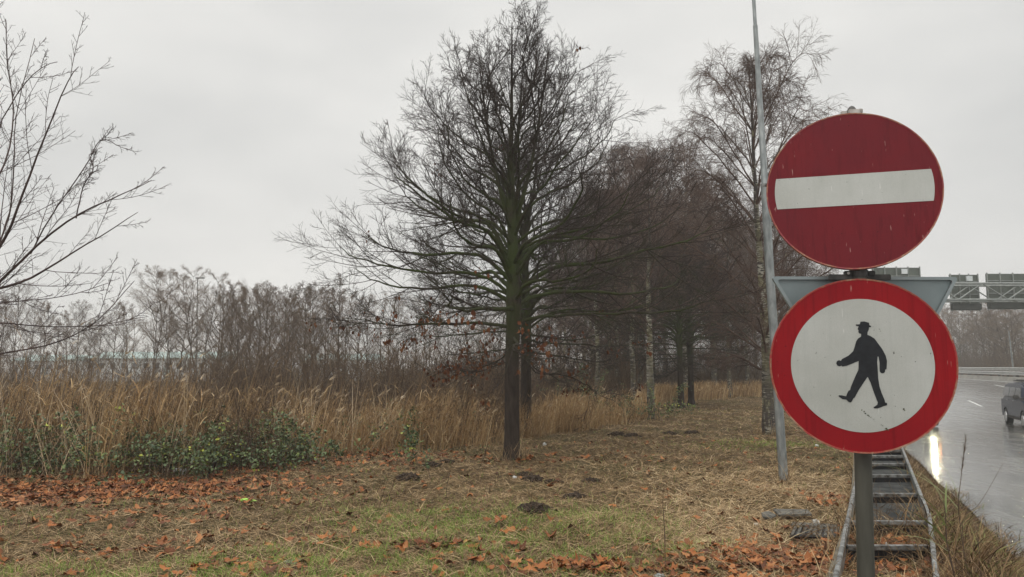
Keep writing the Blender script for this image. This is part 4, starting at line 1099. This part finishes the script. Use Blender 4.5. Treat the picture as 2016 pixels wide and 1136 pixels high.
# ------------------------------------------------------------------ lamp post
lb_ = gpos(1543, 945); D0 = lb_[1]
lp = empty('lamp_post', (0, 0, 0), 0, 'tall thin galvanised lamp post leaning slightly beside the signs', 'lamp post')
def lpt(px, py): return P(px, py, D0)
base = np.array(lb_); a1 = lpt(1517, 560); a2 = lpt(1506, 366); a3 = lpt(1487, 52); dr = (a3 - a2) / np.linalg.norm(a3 - a2); a4 = a3 + dr * 2.6
MB().tube([base - (0, 0, .3), base, a1, a2], [.064, .064, .062, .06], 20).build('lower_shaft', M['lamp_steel'], lp, smooth=True)
MB().tube([a2, a2 + dr * .02, a3], [.058, .050, .034], 20).build('middle_shaft', M['lamp_steel'], lp, smooth=True)
MB().tube([a3, a3 + dr * .03, a4], [.036, .027, .024], 16).build('upper_shaft', M['lamp_steel'], lp, smooth=True)
MB().tube([a2 - dr * .03, a2 + dr * .025], .063, 20).build('joint_collar', M['galv'], lp, smooth=True)
h0 = a4 + (0, 0, .02)
MB().tube([a4, a4 + (.2, .3, .12), a4 + (.5, .7, .18)], .022, 10).build('arm', M['lamp_steel'], lp, smooth=True)
MB().box(a4 + (.66, .92, .19), (.22, .6, .1), rz=-.62).build('lamp_head', M['lamp_steel'], lp, bevel=.03)

# ------------------------------------------------------------------ steel ladder frame in the grass
lf = empty('ladder_frame', (0, 0, 0), 0, 'old galvanised steel ladder lying in the grass behind the sign post', 'ladder')
ZR = .13
Rr = [G(1772, 877, ZR), G(1775, 884, ZR), G(1830, 1026, ZR), G(1843, 1136, ZR), G(1847, 1180, ZR)]
Lr = [G(1702, 877, ZR), G(1701, 884, ZR), G(1671, 1026, ZR), G(1649, 1136, ZR), G(1640, 1180, ZR)]
for nm, pts in (('rail', Rr), ('rail', Lr)):
    m = MB()
    for q, (a, b) in enumerate(zip(pts[:-1], pts[1:])):
        if q == 0: continue
        m.bar(a, b + (b - a) / np.linalg.norm(b - a) * .01, .035, .12 + .002 * q)
    m.build(nm, M['galv'], lf, bevel=.006)
def on(pts, py):
    for a, b in zip(pts[:-1], pts[1:]):
        pass
    return None
def at_row(pts, rows, py):
    return np.array([np.interp(py, rows, [p[i] for p in pts]) for i in range(3)])
rows = [877, 884, 1026, 1136, 1180]
prev = None
for py in (890.6, 909.7, 932, 958.9, 992.7, 1030, 1086):
    a, b = at_row(Lr, rows, py), at_row(Rr, rows, py); u = (b - a) / np.linalg.norm(b - a)
    MB().bar(a + u * .027, b - u * .027, .06, .035).build('rung', M['galv'], lf, bevel=.006)
    if prev is not None:
        pa, pb = prev      # farther rung
        n1, n2 = a + u * .03 + (0, 0, -.115), b - u * .03 + (0, 0, -.115)
        f1, f2 = pa + u * .03 + (0, 0, -.05), pb - u * .03 + (0, 0, -.05)
        n1 = n1 + (f1 - n1) * .12; n2 = n2 + (f2 - n2) * .12; f1 = n1 + (f1 - n1) * .82; f2 = n2 + (f2 - n2) * .82
        if py < 1050: MB().slab([n1, n2, f2, f1], (0, 0, 1), .01).build('tray_plate', M['tread'], lf)
    MB().bar(a + u * .027 + (0, 0, -.075), b - u * .027 + (0, 0, -.075), .02, .10).build('gap_dark_strip', M['black_foil_gap'], lf)  # darkness of the gap under the rung, put in as a black strip
    prev = (a, b)
m = MB(); q = [G(1684, 893, .12), G(1683, 930, .12), G(1681, 965, .13), G(1673, 1015, .13), G(1662, 1055, .12), G(1653, 1085, .10), G(1638, 1136, .08), G(1626, 1175, .05)]
m.tube(q, [.03, .03, .03, .03, .032, .034, .036, .036], 8).build('side_beam', M['old_rail'], lf, smooth=True)
# ------------------------------------------------------------------ broken paving, grate, litter
def flat_piece(name, px_pts, z, th, mat, label, cat, tiltz=None, group=None):
    pts = [G(x, y, z) for x, y in px_pts]
    if tiltz: pts = [p + (0, 0, t) for p, t in zip(pts, tiltz)]
    return tag(MB().slab(pts, (0, 0, 1), th).build(name, mat, bevel=.004), label, cat, group)
flat_piece('paving_slab', [(1522, 1006), (1590, 1007), (1599, 1016), (1534, 1018)], .03, .025, M['slab'], 'larger broken grey paving slab beside the ladder frame', 'paving slab')
flat_piece('paving_slab', [(1499, 1012), (1514, 1009), (1529, 1017), (1519, 1023), (1501, 1020)], .03, .02, M['slab'], 'small broken corner of grey paving slab left of the larger one', 'paving slab')
flat_piece('concrete_edging', [(1560, 1031), (1652, 1036), (1655, 1043), (1556, 1037)], .015, .02, M['slab'], 'worn concrete kerb stone above the drain grate', 'kerb stone')
dg = empty('drain_grate', (0, 0, 0), 0, 'rusty slotted drain grate half buried in leaves', 'drain grate')
flat = [G(1562, 1042, .03), G(1654, 1044, .03), G(1652, 1060, .03), G(1554, 1058, .03)]
MB().slab(flat, (0, 0, 1), .01).build('drain_box', M['black_foil_gap'], dg)
for k in range(9):
    t = (k + .5) / 9; a = flat[0] * (1 - t) + flat[1] * t + (0, 0, .018); b = flat[3] * (1 - t) + flat[2] * t + (0, 0, .018)
    MB().bar(a, b, .022, .018).build('slat', M['slab'], dg)
def crumple(name, px, py, size, mat, label, cat, seed, flatk=.6):
    g = gpos(px, py); bm = bmesh.new(); bmesh.ops.create_icosphere(bm, subdivisions=3, radius=1.0)
    q = np.random.default_rng(seed); ph = q.uniform(0, 6.28, 6)
    for v in bm.verts:
        c = v.co; k = 1 + .22 * math.sin(5 * c.x + ph[0]) * math.sin(6 * c.y + ph[1]) + .15 * math.sin(9 * c.z + 7 * c.x + ph[2]) + q.normal(0, .07)
        v.co = Vector((c.x * k * size[0], c.y * k * size[1], c.z * k * size[2] + size[2] * .8))
    me = bpy.data.meshes.new(name); bm.to_mesh(me); bm.free(); me.materials.append(mat)
    o = obj(name, me, None, g); o.rotation_euler = (0, 0, q.uniform(0, 3)); return tag(o, label, cat)
M['lime'] = noisy('lime', (.32, .62, .07), (.5, .8, .15), 20, .45)
M['litter_white'] = noisy('litter_white', (.5, .5, .48), (.8, .8, .78), 20, .4)
M['litter_grey'] = noisy('litter_grey', (.2, .22, .21), (.4, .43, .42), 20, .3, .4)
M['litter_red'] = noisy('litter_red', (.35, .03, .02), (.5, .05, .03), 20, .4)
o = crumple('plastic_wrapper', 487, 988, (.085, .03, .022), M['lime'], 'crumpled lime green plastic wrapper lying on the dry grass', 'litter', 1); o.rotation_euler = (0, .1, .25)
crumple('plastic_bag', 354, 932, (.09, .05, .06), M['litter_white'], 'crumpled whitish plastic bag by the reeds left of the dark board', 'litter', 2)
crumple('paper_scrap', 1072, 880, (.05, .03, .03), M['litter_white'], 'white scrap just behind and right of the oak trunk', 'litter', 3)
crumple('paper_scrap', 1013, 940, (.03, .03, .02), M['litter_white'], 'tiny white scrap in front of the oak trunk', 'litter', 4)
crumple('paper_scrap', 1608, 880, (.035, .03, .025), M['litter_white'], 'tiny white scrap between the lamp post and the signs', 'litter', 5)
crumple('paper_scrap', 1489, 1032, (.022, .016, .014), M['litter_white'], 'small white scrap left of the broken paving', 'litter', 6)
crumple('plastic_bottle', 1606, 1024, (.05, .022, .022), M['litter_white'], 'small pale plastic bottle between the broken paving and the ladder frame', 'litter', 7)
crumple('metal_can', 1299, 1134, (.045, .035, .02), M['litter_grey'], 'crushed grey green can lying at the bottom edge in the straw', 'litter', 8)
crumple('paper_scrap', 1745, 1078, (.03, .02, .018), M['litter_white'], 'white scrap among leaves inside the ladder frame', 'litter', 9)
crumple('litter_scrap', 1795, 1072, (.035, .025, .018), M['litter_red'], 'small red plastic piece among leaves inside the ladder frame', 'litter', 10)
flat_piece('cardboard_piece', [(556, 1106), (590, 1102), (600, 1110), (566, 1114)], .02, .008, M['concrete'], 'flat pale grey cardboard piece in the grass near the bottom', 'litter')
g = np.array(gpos(412, 936)); tp_ = P(432, 896, g[1] - .05)
bd = MB().bar(g + (-.02, 0, -.02), tp_, .03, .12, up=(0, 1, 0)).build('wooden_board', M['rubber'], bevel=.004)
tag(bd, 'short dark board leaning out of the leaves at the edge of the reeds', 'board')
# molehills
MH = [(800, 947, .17, 'molehill left of the oak trunk with an orange leaf on it'), (1052, 1015, .17, 'flat dark molehill in green grass, nearest to the camera'), (1132, 981, .14, 'dark molehill right of the flat nearest one'),
      (1163, 948, .13, 'dark rounded molehill above the green grass on the right'), (1050, 947, .15, 'low molehill right in front of the oak trunk'), (1085, 950, .10, 'small molehill touching the low one in front of the oak'), (1030, 933, .1, 'tiny dark molehill at the foot of the oak'),
      (850, 919, .12, 'wide dark earth mound beside the reeds left of the oak'), (880, 914, .1, 'small earth mound between the wide mound and the oak'), (1214, 857, .16, 'low earth mound on the path left of the slim birch foot'), (1245, 860, .14, 'dark earth mound just below the slim birch'),
      (1318, 855, .18, 'broad earth mound on the path below the pair of dark trunks'), (1362, 853, .16, 'broad earth mound on the path near the tall birch')]
for k, (px, py, rad, lab) in enumerate(MH):
    q = np.random.default_rng(200 + k); bm = bmesh.new(); g = gpos(px, py)
    bmesh.ops.create_icosphere(bm, subdivisions=4, radius=1.0)
    for v in list(bm.verts):
        if v.co.z < -.1: v.co.z = -.1
    for v in bm.verts:
        c = v.co; k1 = 1 + .2 * math.sin(3 * c.x + k) * math.cos(4 * c.y + k) + q.normal(0, .07)
        v.co = Vector((c.x * rad * k1, c.y * rad * .9 * k1, max(-.03, c.z * rad * .42 * k1 + q.normal(0, .006))))
    for c_ in range(46):
        an, rr2 = q.uniform(0, 6.28), rad * abs(q.normal(.75, .35)); sz = q.uniform(.008, .03)
        r_ = bmesh.ops.create_icosphere(bm, subdivisions=1, radius=sz, matrix=Matrix.Translation((rr2 * math.cos(an), rr2 * .9 * math.sin(an), max(.004, .4 * rad * (1 - rr2 / rad)) )))
        for v in r_['verts']: v.co += Vector(q.normal(0, sz * .25, 3))
    me = bpy.data.meshes.new('molehill'); bm.to_mesh(me); bm.free(); me.materials.append(M['soil'])
    o = obj('molehill', me, None, g); tag(o, lab, 'molehill', 'dark molehills in the grass')
# dry grass round the tree feet, the lamp post and the ladder frame
rg = np.random.default_rng(91)
def tuft(cx, cy, r, n):
    a = rg.uniform(0, 6.28, n); q = r * (.35 + rg.random(n)); x = cx + q * np.cos(a); y = cy + q * np.sin(a)
    return np.stack([x, y, ground_z(x, y)], -1)
gt = [tuft(*gpos(1008, 903)[:2], .22, 240), tuft(*gpos(1036, 858)[:2], .22, 200), tuft(P(1517, 850, 19)[0], 19, .3, 260), tuft(P(1280, 822, 24)[0], 24, .3, 200), tuft(*gpos(1543, 945)[:2], .1, 90)]
for k in range(26):
    w_ = k / 25; q = Lr[1] + (Lr[4] - Lr[1]) * w_; gt.append(tuft(q[0] - .04, q[1], .1, 30)); q = Rr[1] + (Rr[4] - Rr[1]) * w_; gt.append(tuft(q[0] + .05, q[1], .1, 34))
gt.append(tuft(*gpos(1745, 1050)[:2], .4, 160)); gt.append(tuft(*gpos(1690, 1100)[:2], .25, 120))
pos = np.concatenate(gt); N = len(pos)
V, Fq, K, _ = blades(rg, pos, rg.uniform(.08, .42, N) * np.where(pos[:, 1] < 11, .75, 1.1), rg.uniform(.003, .008, N), rg.uniform(0, 6.28, N), np.abs(rg.normal(.3, .35, N)), 4, .7)
tag(obj('dry_tufts', fast_mesh('dry_tufts', V, [Fq], M['straw'], attr=np.repeat(rg.beta(2, 2, N), K))), 'dry grass tufts round the tree feet, lamp post and ladder rails', 'grass', kind='stuff')
# standing single stalks
def stalk(name, pts, r, mat, label, cat, leaves_=None, head=None):
    e = empty(name, (0, 0, 0), 0, label, cat); MB().tube(spline(pts, 9), [r * (1 - .08 * i) for i in range(9)], 5).build('stem', mat, e, smooth=True)
    rg = np.random.default_rng(int(abs(pts[0][0]) * 1000))
    if leaves_:
        pos = np.array([l[0] for l in leaves_], float); n = len(pos)
        V, Fq, K, _ = blades(rg, pos, np.array([l[1] for l in leaves_]), np.array([l[2] for l in leaves_]), np.array([l[3] for l in leaves_]), np.array([l[4] for l in leaves_]), 6, .9)
        obj('leaves', fast_mesh('leaves', V, [Fq], M['weed_green'], attr=np.repeat(rg.uniform(0, 1, n), K)), e)
    if head is not None:
        a, b = head; n = 60; t = rg.random(n)[:, None]; pos = a * (1 - t) + b * t
        V, Fq, K, _ = blades(rg, pos, rg.uniform(.02, .05, n), np.full(n, .004), rg.uniform(0, 6.28, n), rg.uniform(.2, .5, n), 2, .3)
        obj('seed_head', fast_mesh('seed_head', V, [Fq], M['weed'], attr=np.repeat(rg.uniform(0, .5, n), K)), e)
    return e
def vb(px, D):  # foot of a verge plant seen in column px
    x = (px - CX) / F_PX * D; return np.array([x, D, float(ground_z(x, D))])
f = vb(1885, 5.6)
stalk('reed_stem', [f, P(1888, 1020, 5.6), P(1892, 940, 5.6), P(1902, 862, 5.6)], .004, M['bramble_stem'], 'tall reed stem with dark seed head at the road edge', 'reed',
      [(P(1886, 1000, 5.6), .55, .018, 2.6, .6), (P(1888, 985, 5.6), .4, .014, 2.3, .1), (P(1890, 1040, 5.6), .35, .014, .4, .7)], (P(1893, 935, 5.6), P(1902, 858, 5.6)))
f = vb(1868, 5.2)
stalk('reed_stem', [f, P(1866, 1080, 5.2), P(1862, 1020, 5.2), P(1858, 985, 5.2)], .006, M['bramble_stem'], 'yellow green leafy reed stem growing beside the ladder frame', 'reed',
      [(P(1866, 1070, 5.2), .4, .02, 2.8, .5), (P(1864, 1040, 5.2), .35, .02, 2.9, .3), (P(1862, 1010, 5.2), .3, .016, 1.0, .5), (P(1866, 1100, 5.2), .4, .018, .2, .9), (P(1862, 1000, 5.2), .3, .018, 2.4, .2), (P(1866, 1085, 5.2), .45, .02, 3.3, .9)])
f = vb(1893, 5.0)
stalk('weed_stalk', [f, P(1893, 1040, 5.0), P(1930, 990, 5.0), P(1975, 912, 5.0)], .0025, M['bramble_stem'], 'thin dark bare stalk arching over the wet road', 'weed')
f = np.array(gpos(1310, 1122))
stalk('weed_stalk', [f, f + (0, 0, .3), f + (-.01, 0, .5), P(1306, 960, f[1])], .005, M['bramble_stem'], 'tall thin upright dead stalk in the straw near the bottom', 'weed')
f = np.array(gpos(878, 985))
stalk('weed_stalk', [f, f + (.01, 0, .15), f + (.03, 0, .25), f + (.05, 0, .38)], .004, M['bramble_stem'], 'thin dead stalk with an orange leaf left of the green grass', 'weed')

# ------------------------------------------------------------------ gantry
ga = empty('sign_gantry', (0, 0, 0), 0, 'overhead truss gantry spanning the road with grey sign backs', 'gantry')
GD = 45
def gp(px, py, d=0): return P(px, py, GD + d)
zt, zb_ = gp(1950, 558)[2], gp(1950, 590)[2]
x0, x1 = gp(1690, 560)[0], gp(2500, 560)[0]
for dy, nm in ((0, 'front'), (1.3, 'back')):
    for z in (zt, zb_):
        MB().tube([(x0, GD + dy, z), (x1, GD + dy, z)], .065, 10).build('chord', M['gantry_tube'], ga, smooth=True)
step = 1.45; k = 0; m = MB(); x = x0; up_ = True
while x + step < x1:
    za, zb2 = (zb_, zt) if up_ else (zt, zb_)
    m.tube([(x, GD, za), (x + step, GD, zb2)], .045, 8); m.tube([(x, GD + 1.3, za), (x + step, GD + 1.3, zb2)], .04, 8)
    m.tube([(x, GD, zb_), (x + step, GD + 1.3, zb_)], .035, 6); x += step; up_ = not up_
m.build('lattice_bracing', M['gantry_tube'], ga, smooth=True)
for (pa, pb, t, b) in ((1716, 1815, 527, 610), (1868, 1929, 541, 611), (1940, 2075, 539, 609), (2090, 2240, 540, 610)):
    a, c = gp(pa, t, 1.7), gp(pb, b, 1.7)
    MB().box(((a[0] + c[0]) / 2, GD + 1.7, (a[2] + c[2]) / 2), (c[0] - a[0], .05, a[2] - c[2])).build('sign_panel', M['gantry_panel'], ga)
    m = MB(); n = max(3, int((c[0] - a[0]) / .7))
    for k in range(n + 1):
        xx = a[0] + .04 + (c[0] - a[0] - .08) * k / n; m.box((xx, GD + 1.63, (a[2] + c[2]) / 2), (.05, .08, a[2] - c[2] + .12))
    m.box(((a[0] + c[0]) / 2, GD + 1.64, (a[2] * .8 + c[2] * .2)), (c[0] - a[0], .05, .05)); m.box(((a[0] + c[0]) / 2, GD + 1.64, (a[2] * .45 + c[2] * .55)), (c[0] - a[0], .05, .05))
    m.build('panel_ribs', M['gantry_tube'], ga)
    MB().box(((a[0] + c[0]) / 2, GD + 1.6, c[2] + .22), (c[0] - a[0], .3, .38)).build('lower_box', M['gantry_dark'], ga, bevel=.02)
    MB().box((a[0] * .35 + c[0] * .65, GD + 1.55, a[2] - .25), (.34, .12, .3)).build('number_plate', M['wall_pale'], ga)
for xx in (x0 + .2, x1 - .2):
    gz = float(ground_z(xx, GD)); MB().tube([(xx, GD + .65, gz - .3), (xx, GD + .65, zt + .1)], .2, 14).build('leg', M['gantry_tube'], ga, smooth=True)

# ------------------------------------------------------------------ crash barrier and concrete kerb wall
def along(f, y0, y1, n, z0, off=0.0):
    out = []
    for y in np.linspace(y0, y1, n):
        x = float(f(y)) + off; out.append((x, y, float(road_z(x, y)) + z0))
    return out
kb = MB(); pr = [(0, 0), (.5, 0), (.4, .38), (.1, .38)]
pts = along(barrier_x, 30, 140, 40, -.05); v = []
for p in pts: v += [(p[0] + a, p[1], p[2] + b) for a, b in pr]
kb.add(v, [(i * 4 + j, i * 4 + (j + 1) % 4, (i + 1) * 4 + (j + 1) % 4, (i + 1) * 4 + j) for i in range(39) for j in range(4)])
tag(kb.build('concrete_barrier', M['barrier']), 'low weathered concrete barrier along the far side of the wet road', 'barrier')
gr = empty('crash_barrier', (0, 0, 0), 0, 'double steel crash barrier behind the concrete barrier on the far side', 'guardrail')
for off, z0 in ((.25, .62), (1.3, .95)):
    v = []; pts = along(barrier_x, 30, 140, 60, z0, off)
    prof = [(0, -.155), (-.07, -.12), (-.07, -.06), (0, -.02), (0, .02), (-.07, .06), (-.07, .12), (0, .155), (.01, .155), (.01, -.155)]
    for p in pts: v += [(p[0] + a, p[1], p[2] + b) for a, b in prof]
    K = len(prof); MB().add(v, [(i * K + j, i * K + (j + 1) % K, (i + 1) * K + (j + 1) % K, (i + 1) * K + j) for i in range(59) for j in range(K)]).build('rail', M['rail_steel'], gr)
    for y in np.arange(46, 96, 2.7 if off < 1 else 4.0):
        x = float(barrier_x(y)) + off + .08; z = float(road_z(x, y))
        MB().box((x, y, z + z0 / 2 - .02), (.1, .1, z0 + .16)).build('barrier_post', M['dark_metal'], gr)
# far lamp posts
def far_lamp(px0, py0, px1, py1, D, label, r=.07, head=True):
    e = empty('street_lamp', (0, 0, 0), 0, label, 'street lamp'); a, b = P(px0, py0, D), P(px1, py1, D)
    a[2] = float(ground_z(a[0], a[1])) - .1
    MB().tube([a, b], [r, r * .5], 10).build('pole', M['lamp_steel'], e, smooth=True)
    if head: MB().box(b + (.25, 0, .03), (.9, .25, .14)).build('lamp_head', M['lamp_steel'], e, bevel=.03)
far_lamp(1996, 722, 1986, 652, 68, 'slightly leaning grey pole behind the crash barrier across the road', .09, False)
far_lamp(388, 722, 389, 548, 78, 'thin tall street lamp rising among the far trees on the left', .09)
# ------------------------------------------------------------------ pale buildings beyond the trees
def hall(px0, px1, top, D, label, nwin, roofh=.25):
    e = empty('hall_building', (0, 0, 0), 0, label, 'building'); a, b = P(px0, top, D), P(px1, top, D)
    gz = -.6; H = a[2] - gz; w = b[0] - a[0]; cx_ = (a[0] + b[0]) / 2
    MB().box((cx_, D + 6, gz + H * .4), (w, 12, H * .8)).build('wall', M['wall_pale'], e)
    MB().add([(a[0] - .3, D - .4, gz + H * .8), (b[0] + .3, D - .4, gz + H * .8), (b[0] + .3, D + 12.4, gz + H * .8), (a[0] - .3, D + 12.4, gz + H * .8), (a[0] - .3, D + 6, gz + H * 1.05), (b[0] + .3, D + 6, gz + H * 1.05)],
             [(0, 1, 5, 4), (2, 3, 4, 5), (0, 4, 3), (1, 2, 5), (3, 2, 1, 0)]).build('roof', M['roof_teal'], e)
    for k in range(nwin):
        x = a[0] + w * (k + .5) / nwin; wd_ = w / nwin * .5
        f = MB().box((x, D - .04, gz + H * .55), (wd_, .1, H * .22)).build('window', M['wall_pale'], e)
        MB().box((x, D - .1, gz + H * .55), (wd_ * .88, .04, H * .18)).build('pane', M['glass_dark'], f)
    MB().box((a[0] + w * .62, D - .05, gz + H * .28), (w * .05, .1, H * .5)).build('door', M['roof_teal'], e)
hall(170, 430, 694, 112, 'long pale hall with teal roof behind the trees on the far left', 12)
hall(590, 735, 698, 118, 'short pale hall with teal roof behind the trees left of the oak', 6)
hall(20, 130, 700, 120, 'pale hall with teal roof glimpsed behind the leftmost trees', 5)

# ------------------------------------------------------------------ cars
def car(name, loc, rz, paint, label, Ln=4.35, Wd=1.78, Ht=1.78, lit=True):
    e = empty(name, loc, rz, label, 'car')
    hw = Wd / 2
    # side profile (y forward = +Y local front), z up
    prof = [(-Ln / 2, .42), (-Ln / 2 + .02, .95), (-Ln / 2 + .12, 1.05), (Ln / 2 - 1.02, 1.08), (Ln / 2 - .25, .93), (Ln / 2 - .02, .72), (Ln / 2, .42), (Ln / 2 - .12, .25)]
    wh = [(Ln / 2 - .85), (-Ln / 2 + .78)]; R = .36
    bottom = []
    for c in wh:
        bottom += [(c + R * math.cos(t), .25 + max(0, R * math.sin(t)) + .02) for t in np.linspace(0, math.pi, 9)]
    poly = prof + bottom + [(-Ln / 2 + .1, .25)]
    def ext(poly, hw0, hw1=None, taper_z=None):
        n = len(poly); v = [(-hw0, y, z) for y, z in poly] + [(hw0, y, z) for y, z in poly]
        return v, [tuple(range(n)), tuple(range(2 * n - 1, n - 1, -1))] + [(i, i + n, (i + 1) % n + n, (i + 1) % n) for i in range(n)]
    v, f = ext(poly, hw); m = MB().add(v, f)
    bd = m.build('body', M[paint], e, bevel=.08, smooth=True, seg=4)
    cb = [(-Ln / 2 + .06, 1.04), (-Ln / 2 + .12, Ht - .22), (-Ln / 2 + .28, Ht - .07), (0, Ht), (.55, Ht - .03), (.9, Ht - .16), (Ln / 2 - 1.0, 1.06)]
    n = len(cb); v = []
    for s in (-1, 1):
        for y, z in cb: v.append((s * (hw - .03 - .14 * (z - 1.04) / (Ht - 1.04)), y, z))
    MB().add(v, [tuple(range(n)), tuple(range(2 * n - 1, n - 1, -1))] + [(i, i + n, (i + 1) % n + n, (i + 1) % n) for i in range(n)]).build('cabin', M[paint], e, bevel=.07, smooth=True, seg=4)
    def sidex(z): return hw - .03 - .14 * (z - 1.04) / (Ht - 1.04) + .004
    zl, zh = 1.12, Ht - .22
    for s in (-1, 1):
        for (ya, yb, yc, yd) in ((-Ln / 2 + .22, -.98, -1.0, -Ln / 2 + .3), (-.92, -.02, -.05, -.9), (.05, 1.0, .72, .05)):
            v = [(s * sidex(zl), ya, zl), (s * sidex(zl), yb, zl), (s * sidex(zh), yc, zh), (s * sidex(zh), yd, zh)]
            MB().slab(v, (s, 0, .15), .006).build('side_window', M['glass_dark'], e)
        mr = MB().box((s * (hw + .1), .95, 1.14), (.2, .12, .16)).build('wing_mirror', M['dark_metal'], e, bevel=.03)
        MB().box((s * (hw + .004), .0, .36), (.03, 2.0, .1)).build('side_trim', M['dark_metal'], e, bevel=.01)
        for y in (.1, -.9): MB().box((s * (hw + .012), y - .05, .98), (.03, .16, .03)).build('door_handle', M['chrome'], e, bevel=.006)
        MB().box((s * (hw - .3), -.25, Ht + .03), (.04, 1.9, .04)).build('roof_rail', M['dark_metal'], e, bevel=.01)
        hl_ = MB().box((s * (hw - .27), Ln / 2 - .12, .76), (.36, .2, .17)).build('headlight', M['glass_dark'], e, bevel=.03)
        if lit:
            MB().tube([(s * (hw - .27), Ln / 2 - .04, .76), (s * (hw - .27), Ln / 2 + .0, .76)], .065, 14).build('lamp', M['headlight'], hl_)
            MB().box((s * (hw - .08), Ln / 2 - .14, .76), (.07, .1, .1)).build('indicator', M['indicator'], hl_)
        for y in wh:
            w_ = MB().tube([(s * (hw - .2), y, .32), (s * (hw - .17), y, .32), (s * (hw - .02), y, .32), (s * (hw + .0), y, .32)], [.3, .325, .325, .3], 28)
            w_ = w_.build('wheel', M['rubber'], e, smooth=True)
            MB().tube([(s * (hw - .02), y, .32), (s * (hw + .012), y, .32)], [.2, .19], 20).build('rim', M['chrome'], w_)
    # windscreen
    za, zb3 = 1.13, Ht - .22; ya_, yb_ = Ln / 2 - 1.0 - .1, .93
    v = [(-hw + .16, ya_ + .035, za), (hw - .16, ya_ + .035, za), (hw - .24, yb_ + .07, zb3), (-hw + .24, yb_ + .07, zb3)]
    MB().slab(v, (0, .5, .5), .012).build('windscreen', M['glass_dark'], e)
    MB().box((0, Ln / 2 + .005, .68), (.75, .05, .12)).build('grille', M['dark_metal'], e, bevel=.015)
    MB().box((0, Ln / 2 + .0, .36), (1.2, .06, .14)).build('bumper_intake', M['dark_metal'], e, bevel=.02)
    MB().box((0, Ln / 2 + .03, .5), (.52, .02, .11)).build('number_plate', M['wall_pale'], e)
    for y in (-.55, .25):
        MB().box((0, y, Ht + .06), (Wd - .5, .06, .04)).build('roof_bar', M['dark_metal'], e, bevel=.01)
    return e
def cpos(px, D):
    x = (px - CX) / F_PX * D; return (x, D, float(road_z(x, D)))
# heading: towards the camera and to the right
car('people_carrier', cpos(2040, 29.0), R_(158.5), 'car_blue', 'dark blue people carrier driving on the wet road at the picture edge', Ht=1.68)
car('small_car', cpos(1778, 31.0), R_(158.5), 'car_grey', 'car with lit headlights hidden behind the round signs', Ht=1.5)
# ------------------------------------------------------------------ haze
hz = MB().box((10, 425, 9.0), (1090, 1000, 21.6)).build('haze', M['concrete'])
tag(hz, kind='stuff')
hm = bpy.data.materials.new('haze_air'); hm.use_nodes = True; t = hm.node_tree; t.nodes.clear()
o_ = t.nodes.new('ShaderNodeOutputMaterial'); vv = t.nodes.new('ShaderNodeVolumePrincipled')
vv.inputs['Color'].default_value = (.96, .95, .93, 1); vv.inputs['Density'].default_value = .0017; vv.inputs['Anisotropy'].default_value = .2
t.links.new(vv.outputs[0], o_.inputs['Volume'])
hz.data.materials.clear(); hz.data.materials.append(hm)
tot = sum(len(o.data.polygons) for o in scene.objects if o.type == 'MESH')
print('polys', tot, 'unique', sum(len(m.polygons) for m in bpy.data.meshes), 'objs', len(scene.objects))
